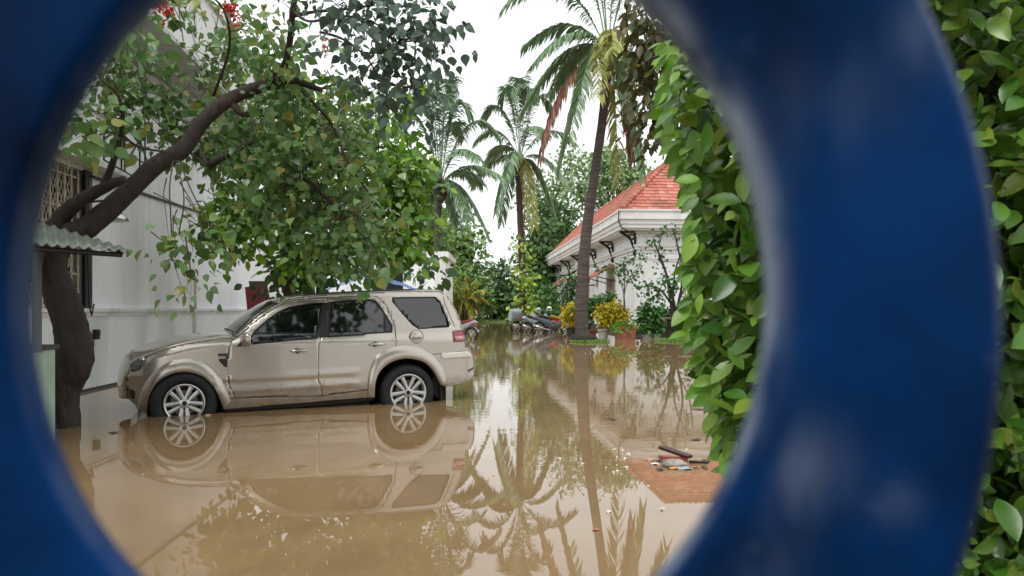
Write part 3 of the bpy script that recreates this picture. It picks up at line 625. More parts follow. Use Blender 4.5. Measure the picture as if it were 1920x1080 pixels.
mp2 = n.new('ShaderNodeMix'); mp2.data_type = 'RGBA'; l.new(mr2.outputs[0], mp2.inputs[0]); l.new(s0_, mp2.inputs[6]); mp2.inputs[7].default_value = (*hexc('7c6a50'), 1); l.new(mp2.outputs[2], b_.inputs['Base Color'])
mr3 = n.new('ShaderNodeMapRange'); mr3.inputs[3].default_value = .26; mr3.inputs[4].default_value = .7; l.new(mr2.outputs[0], mr3.inputs[0]); l.new(mr3.outputs[0], b_.inputs['Roughness'])
M['glass'] = mat('car_glass', hexc('0b0f10'), .03, spec=.9)
M['glass'].node_tree.nodes['Principled BSDF'].inputs['IOR'].default_value = 1.55
M['black_trim'] = mat('black_trim', hexc('1b1b1d'), .4)
M['gap'] = mat('gap_black', hexc('17140f'), .7)
M['recess'] = mat('recess', hexc('6e665c'), .4)
M['chrome'] = mat('chrome', hexc('c9c6c0'), .18, metal=1)
M['alloy'] = mat('alloy', hexc('c2c2c0'), .3, metal=.7)
ib = fdoor.index(unp(*Z1(1102,155))) if False else 6
both_doors = fdoor[:7]+rdoor[1:-6]+fdoor[12:]
body = panel('body', side, [both_doors, qwin], M['paint'], car, gu=.04, gz=.022)
fd = panel('door', fdoor, [fwin], M['paint'], car, both=False); rd = panel('door', rdoor, [rwin], M['paint'], car, both=False)
def mirror_panel(name, poly, holes, m, parent, off=0):
    o = panel(name, poly, holes, m, parent, both=False, off=off)
    for v in o.data.vertices: v.co.y = CW-v.co.y
    o.data.flip_normals(); return o
fd2 = mirror_panel('door', fdoor, [fwin], M['paint'], car); rd2 = mirror_panel('door', rdoor, [rwin], M['paint'], car)
for d_, wp in ((fd, fwin), (rd, rwin)): panel('window', wp, [], M['glass'], d_, off=.010, both=False, thick=.004)
for d_, wp in ((fd2, fwin), (rd2, rwin)): mirror_panel('window', wp, [], M['glass'], d_, off=.010)
q1 = panel('quarter_window', qwin, [], M['glass'], car, off=.008, thick=.004)
q = MB(); seam(q, fwin, .008, 0, True); seam(q, rwin, .008, 0, True); seam(q, qwin, .008, 0, True); q.build('window_seal', M['black_trim'], car)
q = MB(); seam(q, fdoor, .0035, -.0015, True); q.build('door_gap', M['gap'], car); q = MB(); seam(q, rdoor[:-6], .0035, -.0015); q.build('door_gap', M['gap'], car); q = MB()
seam(q, tr([(1672,130),(1690,180),(1722,260),(1740,300)]), .005, 0); seam(q, tr([(1665,435),(1795,420)]), .005, 0); seam(q, tr([(583,665),(640,657),(1078,646),(1335,612)]), .004, 0)
seam(q, tr([(1590,440),(1620,440),(1665,435)]), .005, 0)
q.build('panel_gap', M['gap'], car)
# black centre pillar and quarter piece
panel('centre_pillar', tr([(1083,181),(1121,177),(1103,352),(1051,355)]), [], M['black_trim'], car, off=-.004, thick=.004)
panel('corner_trim', tr([(1386,226),(1423,292),(1426,325),(1386,328)]), [], mat('corner_grey', hexc('3c4042'), .3), rd, off=.004, both=False, thick=.004)
# top shell lofted across
def strip(name, i0, i1, m, crown, parent=car, off=0, nx=15, a=0, b=1):
    pts = []
    for i in range(i0*4, i1*4):
        k = 2
        for j in range(k): pts.append(tuple(TD[i][c]+(TD[i+1][c]-TD[i][c])*j/k for c in (0, 1)))
    pts.append(TD[i1*4]); V_ = []
    for i, (u, z) in enumerate(pts):
        s = S(u, z); p0, p1 = pts[max(0, i-1)], pts[min(len(pts)-1, i+1)]; d = Vector((p1[0]-p0[0], p1[1]-p0[1])).normalized(); nn = Vector((-d.y, d.x))
        c = crown(i/(len(pts)-1)) if callable(crown) else crown
        for j in range(nx):
            t = j/(nx-1)*(b-a)+a; kk_ = (1-abs(2*t-1)**2.6)*c; V_.append((u+nn.x*kk_+nn.x*off, s+(CW-2*s)*t, z+nn.y*kk_+nn.y*off))
    mb = MB(); mb.add(V_, [(i*nx+j, i*nx+j+1, (i+1)*nx+j+1, (i+1)*nx+j) for i in range(len(pts)-1) for j in range(nx-1)])
    o = mb.build(name, m, parent, smooth=True); sm = o.modifiers.new('s', 'SOLIDIFY'); sm.thickness = .01; sm.offset = -1; return o
strip('front_bumper', 0, 4, M['paint'], lambda t: .10); strip('hood', 4, 9, M['paint'], lambda t: .10-.055*t)
strip('windshield', 9, 12, M['glass'], lambda t: .045, off=0); strip('roof', 12, 19, M['paint'], lambda t: .03)
strip('tailgate', 19, 23, M['paint'], lambda t: .04+.03*t); strip('rear_bumper', 23, 29, M['paint'], lambda t: .08)
fl_o = tr([(148,706),(162,640),(200,560),(260,499),(330,464),(420,453),(500,473),(560,532),(600,612),(624,668)]); rl_o = tr([(1302,652),(1300,600),(1310,512),(1345,437),(1420,399),(1500,390),(1585,404),(1650,446),(1686,505),(1700,560)])
def resamp(p, n):
    p = np.array(p); d = np.concatenate([[0], np.cumsum(np.hypot(*np.diff(p, axis=0).T))]); t = np.linspace(0, d[-1], n); pp = np.stack([np.interp(t, d, p[:, 0]), np.interp(t, d, p[:, 1])], 1)
    for _ in range(6): pp[1:-1] = .25*pp[:-2]+.5*pp[1:-1]+.25*pp[2:]
    return pp
for A_, B_ in ((farch, fl_o), (rarch, rl_o)):
    A_ = resamp(A_, 44); B_ = resamp(B_, 44); pr_ = [(0, .004), (.12, -.012), (.3, -.028), (.6, -.036), (.9, -.038), (.99, -.030), (1.0, .02)]
    for mir in (0, 1):
        vs = []
        for a_, b_ in zip(A_, B_):
            for t, o_ in pr_:
                p_ = b_*(1-t)+a_*t; y_ = S(*p_)+o_; vs.append((p_[0], CW-y_ if mir else y_, p_[1]))
        k = len(pr_); q = MB(); q.add(vs, [((i*k+j), (i*k+j+1), (i+1)*k+j+1, (i+1)*k+j) for i in range(43) for j in range(k-1)]); q.build('wheel_arch_flare', M['paint'], car, smooth=True)
# floor pans close the bumpers from below
for pl in ([T_[0], tr([(150,700)])[0], farch[0]], [T_[28], T_[29], rarch[-1]]):
    q = MB(); vs = []
    for u, z in pl:
        s = S(u, z); vs += [(u, s+(CW-2*s)*j/10, z+.004) for j in range(11)]
    q.add(vs, [(i*11+j, i*11+j+1, (i+1)*11+j+1, (i+1)*11+j) for i in range(2) for j in range(10)]); q.build('bumper_pan', M['paint'], car)
strip('rear_window', 20, 22, M['glass'], lambda t: .06, off=.006, a=.03, b=.97)
# wheel housings and underbody
for arch in (farch, rarch):
    q = MB(); A_ = [Vector((u, S(u, z)+.012, z)) for u, z in arch]; B_ = [Vector((u, .62, z)) for u, z in arch]
    A_ = [Vector((A_[0].x, A_[0].y, -.3))]+A_+[Vector((A_[-1].x, A_[-1].y, -.3))]; B_ = [Vector((B_[0].x, .62, -.3))]+B_+[Vector((B_[-1].x, .62, -.3))]; k = len(A_)
    for mir in (0, 1):
        fA = [Vector((p.x, CW-p.y, p.z)) if mir else p for p in A_]; fB = [Vector((p.x, CW-p.y, p.z)) if mir else p for p in B_]
        q.add(fA+fB, [(i, i+1, k+i+1, k+i) for i in range(k-1)]); q.add(fB, [tuple(range(k))])
    q.build('wheel_housing', M['gap'], car)
q = MB(); q.box((1.3, .9, 0), (1.75, 1.42, .3)); q.box((-.02, .9, .12), (.7, .6, .3)); q.box((2.9, .9, .1), (.9, .65, .28)); q.box((1.32, .20, .03), (1.7, .12, .12)); q.build('underbody', mat('underbody', hexc('121214'), .8), car)
# lower sill lip in black trim
q = MB(); sl = tr([(590,716),(800,703),(1100,682),(1334,658)]); q.tube([on(p, -.03) for p in sl], .03, 6); q.tube([Vector((on(p, -.03).x, CW-on(p, -.03).y, on(p, -.03).z)) for p in sl], .03, 6); q.build('sill', M['black_trim'], car)
# wheels
def wheel(cu, cz, side_, Rt=.352, tw=.22, rs=1):
    y0 = .035 if side_ == 0 else CW-.035; sg = 1 if side_ == 0 else -1
    Mx = Matrix.Translation((cu, y0, cz)) @ Matrix.Rotation(-math.pi/2*sg, 4, 'X')    # local +z -> inwards
    q = MB(); q.lathe((0,0,0), [(.232,.012),(.24,.0),(.275,-.012),(.315,-.010),(.338,.008),(.35,.03),(Rt,.06),(Rt,tw-.06),(.345,tw-.02),(.3,tw),(.22,tw)], 48, M=Mx); wo = q.build('wheel', M['rubber'], car, smooth=True)
    q = MB()
    for i in range(56):
        a = 2*math.pi*i/56; c_ = Vector((math.cos(a)*(Rt+.001), math.sin(a)*(Rt+.001), .11)); q.box((0,0,0), (.012, .02, .15)); Mr = Mx @ Matrix.Translation(c_) @ Matrix.Rotation(a, 4, 'Z')
        for k in range(8): q.v[-8+k] = tuple(Mr @ Vector(q.v[-8+k]))
    q.build('tread', M['rubber'], wo)
    My = Mx; Mx = Mx @ Matrix.Diagonal((rs, rs, 1, 1))
    q = MB(); q.lathe((0,0,0), [(.238,.012),(.238,.0),(.228,-.004),(.214,.004),(.205,.03),(.20,.10),(.19,.16)], 48, M=Mx)
    # five twin spokes
    for i in range(5):
        for s in (-1, 1):
            a = 2*math.pi*(i+.25)/5; d0 = .10; d1 = .23
            for (r0, r1, w0, w1, z0, z1) in [(.035, .212, .034, .05, .012, .006)]:
                p0 = Vector((math.cos(a+s*.42)*.055, math.sin(a+s*.42)*.055)); p1 = Vector((math.cos(a+s*.235)*r1, math.sin(a+s*.235)*r1)); dd = (p1-p0).normalized(); nn = Vector((-dd.y, dd.x))
                v = [(p0-nn*w0/2, z0), (p0+nn*w0/2, z0), (p1+nn*w1/2, z1), (p1-nn*w1/2, z1)]
                vv = [Mx @ Vector((p.x, p.y, z)) for p, z in v]+[Mx @ Vector((p.x+ (0), p.y, z+.03)) for p, z in v]; mdl = [Mx @ Vector((p.x, p.y, z_)) for p, z_ in ((p0, z0-.006), (p1, z1-.006))]
                q.add(vv+mdl, [(0,3,9,8),(8,9,2,1),(0,4,7,3),(1,2,6,5),(4,5,6,7),(0,8,1)])
    q.lathe((0,0,0), [(0,.0),(.045,.0),(.07,.010),(.075,.03)], 24, M=Mx)
    q.build('rim', M['alloy'], wo, angle=40)
    q = MB(); q.lathe((0,0,0), [(.2,.09),(.0,.08)], 30, M=Mx); q.lathe((0,0,0), [(0,-.004),(.026,-.004),(.028,0)], 20, M=Mx)
    for i in range(5):
        a = 2*math.pi*(i+.25)/5; Ml = Mx @ Matrix.Translation((math.cos(a)*.062, math.sin(a)*.062, 0)); q.lathe((0,0,0), [(0,.001),(.011,.001),(.012,.01)], 8, M=Ml)
    q.build('hub', M['gap'], wo)
    q = MB(); q.lathe((0,0,0), [(.155,.05),(.155,.06),(.06,.06),(.06,.05),(.155,.05)], 30, M=Mx); q.build('brake_disc', mat('disc', hexc('5a5654'), .35, metal=.8), wo)
for c_ in (fc, rc):
    z_ = .138
    for s in (0, 1): wheel(c_[0], z_, s, rs=.92 if c_ is fc else 1)
# details
def patch(name, pts, m, parent=car, off=-.006, both=True, thick=.006): return panel(name, tr(pts), [], m, parent, off=off, both=both, thick=thick, gu=.04, gz=.04)
hl = patch('headlight', [(118,522),(124,498),(136,474),(165,456),(192,450),(196,470),(176,500),(160,516),(128,527)], mat('lamp_glass', hexc('4c5250'), .08, spec=.8), both=False, off=-.012)
pz = on(unp(*Z1(180, 464)), .016); q = MB(); q.lathe(pz, [(0,-.02),(.02,-.016),(.028,0),(.03,.01)], 14, axis='Y'); q.build('bulb', M['chrome'], hl, smooth=True)
mirror_panel('headlight', tr([(118,522),(124,498),(136,474),(165,456),(192,450),(196,470),(176,500),(160,516),(128,527)]), [], M['glass'], car, off=-.012)
tl = patch('tail_light', [(1731,321),(1781,317),(1790,372),(1733,376)], mat('tail_red', hexc('8c1420'), .15, spec=.8, coat=.5), both=False, off=-.010)
patch('lens', [(1741,348),(1780,345),(1784,366),(1742,369)], mat('lens_clear', hexc('b88e8a'), .15), tl, off=-.018, both=False)
q = MB(); seam(q, tr([(1731,321),(1781,317),(1790,372),(1733,376)]), .006, .004, True, both=False); q.build('bezel', M['black_trim'], tl)
mirror_panel('tail_light', tr([(1731,321),(1781,317),(1790,372),(1733,376)]), [], M['tail'] if 'tail' in M else tl.data.materials[0], car, off=-.010)
patch('bumper_step', [(1674,432),(1798,422),(1822,440),(1818,452),(1676,460)], mat('step_pale', hexc('e2ddd4'), .3, coat=.5), off=-.016, thick=.02)
patch('reflector', [(1806,516),(1834,502),(1834,512),(1810,526)], mat('reflector_red', hexc('5c1014'), .2), off=-.006)
fv = patch('fender_vent', [(555,435),(604,433),(604,500),(592,502),(564,474)], M['black_trim'], off=-.006)
q = MB()
for y in (449, 454, 459): seam(q, tr([(560,y),(596,y-1)]), .0045, .012)
q.build('vent_slat', M['chrome'], fv)
patch('fog_lamp', [(108,610),(135,618),(142,640),(136,664),(118,650)], M['black_trim'], off=-.004)
gc = unp(*Z1(1548, 353)); q = MB(); rr = .088
q.lathe(on(gc, .012), [(0,-.014),(rr*.8,-.012),(rr*.93,-.008),(rr,0),(rr,.01)], 28, axis='Y'); fcap = q.build('fuel_cap', mat('cap_paint', hexc('cfc8bc'), .25, metal=.4, coat=.6), car, smooth=True)
q = MB(); q.tube([on(gc, .010)+Vector((rr*1.03*math.cos(t), 0, rr*1.03*math.sin(t))) for t in np.linspace(0, 6.283, 29)], .004, 5); q.build('ring', M['gap'], fcap)
cu_ = bpy.data.curves.new('lettering', 'FONT'); cu_.body = 'ESCAPE'; cu_.size = .038; cu_.align_x = 'CENTER'; cu_.align_y = 'CENTER'; cu_.extrude = .002
to_ = bpy.data.objects.new('lettering', cu_); C.objects.link(to_); dg = bpy.context.evaluated_depsgraph_get(); me_ = bpy.data.meshes.new_from_object(to_.evaluated_get(dg)); bpy.data.objects.remove(to_)
lt = bpy.data.objects.new('lettering', me_); C.objects.link(lt); me_.materials.append(M['black_trim']); lt.parent = fcap; lt.rotation_euler = (R(90), 0, 0); lt.location = on(gc, .029)+Vector((0, 0, -.012))
for (hx, hy, dr, dr2) in ((962, 420, fd, fd2), (1350, 388, rd, rd2)):
    hc = unp(*Z1(hx, hy)); c0 = on(hc, 0)
    for mir in (0, 1):
        mm_ = (lambda v: Vector((v.x, CW-v.y, v.z))) if mir else (lambda v: v); par = dr2 if mir else dr
        q = MB(); q.tube([mm_(c0+Vector((x, -.022+abs(x)**2*1.2, .012*x))) for x in np.linspace(-.105, .105, 9)], [.006,.014,.018,.017,.016,.017,.019,.015,.007], 8); h_ = q.build('handle', M['chrome'], par, smooth=True)
        q = MB(); q.lathe(mm_(c0+Vector((-.02, -.002, 0))), [(0,.0),(.034,0),(.04,.006)] , 16, axis='Y'); q.build('handle_recess', M['recess'], par)
mc_ = unp(*Z1(692, 362)); c0 = on(mc_, .10)
for mir in (0, 1):
    mm_ = (lambda v: Vector((v.x, CW-v.y, v.z))) if mir else (lambda v: v)
    q = MB(); rows = [(-.06,.02,.035),(-.035,.06,.075),(0,.085,.085),(.03,.09,.085),(.045,.085,.078)]; n_ = 16; vs = []
    for (x, ry_, rz_) in rows:
        for j in range(n_): t = 2*math.pi*j/n_; vs.append(mm_(c0+Vector((x, ry_*1.1*math.copysign(abs(math.cos(t))**.7, math.cos(t))+.02, rz_*math.copysign(abs(math.sin(t))**.8, math.sin(t))))))
    q.add(vs, [(i*n_+j, i*n_+(j+1) % n_, (i+1)*n_+(j+1) % n_, (i+1)*n_+j) for i in range(len(rows)-1) for j in range(n_)]+[tuple(range(n_))]); mo = q.build('wing_mirror', M['paint'], car, smooth=True)
    q = MB(); q.add([v for v in vs[-n_:]], [tuple(range(n_))]); q.build('mirror_glass', M['glass'], mo)
    q = MB(); a_ = on(mc_, 0); q.prism([mm_(a_+Vector(p)) for p in [(-.10,0,-.085),(.05,0,-.075),(.05,0,.07),(.03,0,.07)]], (0, -.03 if not mir else .03, 0)); q.tube([mm_(a_+Vector((.0,-.0,-.06))), mm_(c0+Vector((.0,.05,-.065)))], .025, 6); q.build('mirror_mount', M['black_trim'], mo)
# roof rails
q = MB()
rp = [unp(*Z1(x, y), S0) for x, y in [(985,146),(1010,136),(1150,127),(1300,119),(1450,112),(1540,111),(1560,122)]]
for mir in (0, 1):
    q.tube([Vector((u, (.30 if not mir else CW-.30), z-.012)) for u, z in rp], .015, 6)
q.build('roof_rail', M['black_trim'], car)
q = MB(); fl = tr([(1660,530),(1686,600),(1690,640),(1680,668),(1648,650),(1640,560)]); q.prism([Vector((u, .12, z)) for u, z in fl], (0, .18, 0)); q.build('mudflap', M['gap'], car)
q = MB(); q.tube([Vector((T_[9][0]+.02, .35, T_[9][1]+.055)), Vector((T_[9][0]+.0, .8, T_[9][1]+.075)), Vector((T_[9][0], 1.3, T_[9][1]+.07))], .01, 5); q.build('wiper', M['black_trim'], car)
# ------------------------------------------------------------------ foreground coral tree (left)
ct = thing('coral_tree', 'curved dark trunk coral tree with broad green leaves and red flowers standing in the water', 'tree', P(125, 800, 7.85))
tb = MB(); an = []
an.append(limb(tb, [(122,850,7.85,66),(124,800,7.85,52),(116,735,7.85,62),(138,672,7.85,70),(132,610,7.85,60),(116,560,7.8,58),(98,505,7.8,52),(104,455,7.8,56),(122,430,7.8,50)], 14, 8, .07))
an.append(limb(tb, [(128,440,7.8,44),(165,425,7.8,42),(235,365,7.9,36),(290,312,8.0,33),(342,280,8.1,31),(382,226,8.2,27),(432,186,8.3,25),(497,160,8.4,22),(545,150,8.5,16),(600,168,8.6,10)], 12, 7, .08))
an.append(limb(tb, [(100,440,7.8,40),(118,405,7.8,32),(150,376,7.7,26),(200,350,7.6,20),(232,336,7.5,14)], 10, 6, .1))
an.append(limb(tb, [(70,470,7.6,30),(60,520,7.4,24),(60,440,7.3,20),(30,380,7,16)], 8, 5, .1))
an.append(limb(tb, [(190,358,7.7,16),(208,315,7.6,13),(222,270,7.5,10),(230,225,7.4,8),(222,180,7.3,6),(190,150,7.2,4)], 8, 6))
an.append(limb(tb, [(225,250,7.5,7),(260,275,7.4,5),(310,285,7.3,4)], 5, 5))
an.append(limb(tb, [(432,186,8.3,14),(450,212,8.3,12),(480,216,8.4,8)], 7, 4))
an.append(limb(tb, [(390,312,8.6,16),(430,288,8.6,12),(470,268,8.7,8)], 7, 4))
an.append(limb(tb, [(497,160,8.4,16),(530,130,8.3,13),(543,80,8.1,12),(548,30,7.9,12),(555,-20,7.8,11),(560,-80,7.6,10)], 9, 6))
an.append(limb(tb, [(550,30,7.9,8),(590,22,7.6,6),(640,18,7.3,5),(700,10,7,4)], 6, 5))
an.append(limb(tb, [(548,20,7.9,7),(580,40,7.6,5),(640,30,7.3,4.5),(700,42,7.1,4),(745,80,7,3)], 6, 5))
an.append(limb(tb, [(600,60,7.4,5),(640,72,7.3,4.5),(680,100,7.2,4),(720,150,7.1,3),(770,165,7,2.5)], 6, 5))
an.append(limb(tb, [(400,180,8.3,6),(430,90,8,5),(420,20,7.7,4),(380,-20,7.5,3)], 6, 5))
an.append(limb(tb, [(560,-60,7.6,10),(650,-70,7.2,8),(740,-60,7,5),(800,-30,6.9,3)], 6, 5))
an.append(limb(tb, [(560,165,8.5,8),(620,230,8.6,6),(650,300,8.6,5),(690,360,8.6,4)], 6, 5))
an.append(limb(tb, [(560,330,8.9,6),(590,350,8.9,8),(620,380,8.9,6),(660,400,8.8,4)], 6, 5))
tr_o = tb.build('trunk', M['bark_dark'], ct, smooth=True)
tw = MB(); allA = np.concatenate(an)
# hanging leafy twigs in front of the white wall
hang = [[(325,300,7.4),(318,350,7.3),(320,400,7.3),(322,445,7.3)],[(330,300,7.4),(345,370,7.3),(335,440,7.3)],[(335,300,7.4),(360,360,7.3),(395,430,7.3),(392,470,7.3)],[(345,430,7.3),(355,490,7.3),(358,520,7.3)],[(612,130,8),(640,180,8),(645,215,8)]]
for h in hang: tw.tube([P(*p) for p in crv([(*p, 0) for p in h], 5)[:, :3]], .007, 4)
B = [ # px,py,rx,ry,Y,depth,n
 (235,60,50,45,7.6,.6,62),(330,20,80,40,9.0,.6,109),(430,45,90,50,9.0,.7,147),(520,60,50,60,8.2,.6,94),
 (200,130,70,65,9.0,.5,146),(160,215,50,55,7.2,.5,103),(255,185,90,60,9.0,.6,224),(145,260,30,25,7.0,.3,38),(230,120,60,60,9.0,.5,94),
 (330,210,85,60,9.0,.6,147),(300,260,60,35,9.0,.5,76),(420,130,90,60,9.3,.7,241),(520,120,70,60,8.6,.7,198),
 (560,200,90,70,8.8,.8,284),(640,160,50,60,8.8,.6,111),(480,230,90,60,9.7,.8,259),(420,300,80,50,9.5,.7,198),(390,260,60,40,9.2,.5,94),
 (560,290,110,60,9.0,.8,362),(650,260,80,70,9.1,.8,181),(690,330,60,60,9.4,.7,78),(520,370,90,50,9.0,.7,259),(630,380,100,60,9.2,.8,327),
 (560,430,80,45,9.0,.7,158),(660,460,80,50,9.2,.7,224),(720,430,56,56,9.6,.6,66),(590,500,50,30,9.0,.5,51),(700,500,60,30,9.2,.5,76),
 (340,470,36,28,7.3,.2,52),(318,460,22,14,7.3,.15,12),(378,465,24,28,7.3,.15,32),(360,540,20,22,7.3,.1,24),(420,430,40,30,8.0,.4,25)]
o, CC = foliage('crown', B, .1, T_HEART, M['coral_leaf'], ct, per=7, spread=.13, shell=.6, droop=.7, width=1.05)
twigs(tw, CC, allA, .007, 4, .5)
B2 = [(600,20,60,30,7.2,.5,54),(690,15,80,35,7.1,.5,138),(780,30,60,45,7.0,.5,120),(830,70,30,40,6.9,.3,48),(660,95,60,40,7.2,.4,60),(740,90,70,45,7.0,.5,138),(720,170,60,45,7.1,.4,90),(780,150,40,50,7,.3,66),(800,205,24,30,7,.3,30),(660,140,40,40,7.2,.3,36),(740,215,30,20,7,.2,14),(850,95,10,15,6.9,.1,4)]
o2, CC2 = foliage('hanging_crown', B2, .088, T_HEART, M['backlit_leaf'], ct, per=6, spread=.13, shell=.6, droop=1.0, width=.95)
twigs(tw, CC2, allA, .006, 4, .7)
tw.build('twigs', M['twig'], ct)
for (px, py, Y, nn) in [(308,12,7.5,16),(432,18,7.9,16),(446,30,7.9,10),(615,86,8.3,6)]:
    c = P(px, py, Y); k = nn*4; cen = np.repeat(c[None], k, 0)+rng.randn(k, 3)*np.array([.045,.045,.06]); leaves('flower_cluster', cen, rng.randn(k, 3)+np.array([0,0,-.5]), rng.randn(k, 3), .055, T_LANCE, M['red_petal'], ct, 1.6)
# ------------------------------------------------------------------ bright green tree behind the car
mt = thing('mango_tree', 'dense tree with bright yellow green leaves between the car and the white building', 'tree', P(545, 600, 14))
tb = MB(); an = [limb(tb, [(543,640,14,26),(543,560,14,22),(541,500,14,22),(545,430,14,20),(560,360,14,16)], 10, 5), limb(tb, [(545,450,14,14),(600,400,14,10),(680,350,14,7),(760,330,14,5)], 7, 5), limb(tb, [(545,470,14,12),(480,420,13.6,9),(420,400,13.2,6)], 7, 5), limb(tb, [(560,370,14,12),(600,300,14,8),(660,220,14,5)], 7, 5), limb(tb, [(541,500,14,12),(620,470,13.8,8),(700,460,13.6,5),(780,440,13.6,4)], 7, 5)]
tb.build('trunk', M['bark'], mt, smooth=True)
B = [(450,410,65,45,12.8,.7,420),(420,440,40,24,12.6,.5,130),(500,350,90,80,13.5,1,500),(470,300,80,60,13.5,1,300),(560,300,100,90,14,1.2,500),(640,250,80,80,14.5,1.2,420),(700,300,80,90,14.5,1.2,500),(752,350,44,80,13.8,1,560),(765,320,36,50,13.8,.8,280),(725,430,60,70,13.6,1,430),(772,450,28,66,13.6,.8,270),(620,420,110,80,13.8,1.2,520),(560,470,70,50,14,1,320),(730,220,50,50,14.8,.9,230),(690,485,80,25,13.8,.9,140),(610,215,60,50,14.5,1,200),(520,200,60,60,14.5,1,150)]
o, CC = foliage('crown', B, .165, T_OVAL, M['mango_leaf'], mt, per=9, spread=.2, shell=.6, droop=.5, width=1.1)
tb = MB(); twigs(tb, CC, np.concatenate(an), .012, 4, .35); tb.build('twigs', M['twig'], mt)
dt = thing('shade_tree', 'low dark leaved tree with slim trunk directly behind the car roof', 'tree', P(560, 600, 16))
tb = MB(); an = [limb(tb, [(600,640,16,16),(600,560,16,14),(596,500,16,12),(590,450,16,8)], 8, 4)]; tb.build('trunk', M['bark_dark'], dt, smooth=True)
B = [(548,505,26,34,16,.8,90),(570,510,60,40,16,1,210),(625,500,40,22,16,.9,60),(540,545,40,14,15.6,.5,45),(600,470,80,40,16.4,1,150),(800,500,30,40,17,.6,70)]
foliage('crown', B, .2, T_OVAL, M['dark_leaf'], dt, per=8, spread=.22, shell=.6, width=1.3)
# ------------------------------------------------------------------ climbing fig hedge close on the right
hd = thing('climbing_fig', 'tall mass of glossy oval leaved climbing fig right beside the blue ring', 'hedge', (P(1500, 900, 1.7)[0], 1.7, -.24))
tb = MB()
for i in range(46):
    px = rng.uniform(1450, 2300); Y = 1.75+rng.uniform(-.12, .3); x0 = P(px, 0, Y)[0]; pts = []
    for z in np.linspace(-.24, 2.7, 12): pts.append((x0+rng.randn()*.03, Y+rng.randn()*.03, z))
    tb.tube(crv([(*p, 0) for p in pts], 3)[:, :3], rng.uniform(.004, .013), 5)
tb.build('stem', M['twig'], hd, smooth=True)
def hedge_pts(n):
    L = []
    while len(L) < n:
        py = rng.uniform(-160, 1240); left = np.interp(py, [-160,0,100,220,330,420,520,620,700,800,860,1000,1240], [1345,1305,1266,1272,1316,1318,1312,1314,1340,1352,1378,1440,1450])
        px = rng.uniform(left, 2250); Y = rng.uniform(1.42, 1.95)+(.12 if px < left+40 else 0); L.append(P(px+rng.randn()*6, py, Y))
    return np.array(L)
kd = 3600; cd_ = hedge_pts(kd); cd_[:, 0] += .05; cd_[:, 1] += .32; cd_[:, 0] *= 1.12; leaves('inner_leaves', cd_, rng.randn(kd, 3)*.5+np.array([-.3,-.2,-.4]), rng.randn(kd, 3)*.4+np.array([0,-.8,.4]), .085, T_FIG, M['dark_leaf'], hd, 1.2)  # darker leaf colour stands in for shade inside the hedge
cen = hedge_pts(11500); k = len(cen)
ax = rng.randn(k, 3)*.75+np.array([-.45, -.35, -.35]); nr = rng.randn(k, 3)*.6+np.array([-.1, -.55, .7])
leaves('leaves', cen, ax, nr, .05*(1+.38*rng.randn(k)).clip(.4, 1.7), T_FIG, M['ficus_leaf'], hd, 1.0)
# fringe sprays that poke out to the left of the hedge
fr = []
for py in np.arange(70, 880, 11):
    left = np.interp(py, [100,220,330,420,520,620,700,800,860], [1252,1255,1300,1305,1300,1302,1330,1345,1375])
    for j in range(3): fr.append(P(left+rng.uniform(-6, 24), py+rng.randn()*8, rng.uniform(1.5, 1.8)))
fr = np.array(fr); k = len(fr); leaves('tip_leaves', fr, rng.randn(k, 3)*.25+np.array([-.6, -.15, -.6]), rng.randn(k, 3)*.4+np.array([-.3, -.6, .6]), .045*(1+.2*rng.randn(k)).clip(.6, 1.4), T_FIG, M['lime_leaf'], hd, 1.0)
q = MB(); nb = 9
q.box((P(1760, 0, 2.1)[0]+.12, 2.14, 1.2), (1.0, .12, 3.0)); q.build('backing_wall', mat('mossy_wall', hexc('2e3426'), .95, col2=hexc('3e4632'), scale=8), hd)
# ------------------------------------------------------------------ brown green tree hanging in at the upper right
rt = thing('drooping_tree', 'tree with drooping brownish green foliage above the climbing fig', 'tree', P(1480, 760, 11))
tb = MB(); an = [limb(tb, [(1500,800,11,40),(1500,500,11,34),(1480,250,11,28),(1440,80,11,22),(1400,-60,11,14)], 10, 5), limb(tb, [(1470,180,11,18),(1380,120,11,12),(1290,90,11,8),(1220,110,11,4)], 7, 5), limb(tb, [(1430,40,11,14),(1320,0,11,9),(1220,-10,11,5)], 7, 5), limb(tb, [(1400,140,11,10),(1300,190,11,6),(1240,230,11,3)], 6, 5)]
tb.build('trunk', M['bark_grey'], rt, smooth=True)
B = [(1230,60,50,60,11,.7,260),(1205,130,30,60,11,.5,150),(1225,190,40,50,11,.5,190),(1260,120,60,70,11,.8,260),(1290,190,50,60,11,.8,200),(1320,60,70,70,11.3,.8,200),(1225,255,28,24,11,.3,40),(1250,275,20,18,11,.3,22),(1195,30,30,40,11,.4,90),(1230,-40,80,40,11.3,.9,160),(1210,265,10,20,11,.2,10),(1400,100,80,120,11.3,.8,200)]
o, CC = foliage('crown', B, .15, T_OVAL, M['brown_leaf'], rt, per=9, spread=.17, shell=.7, droop=1.2, width=.9)
tb = MB(); twigs(tb, CC, np.concatenate(an), .01, 4, .6); tb.build('twigs', M['twig'], rt)
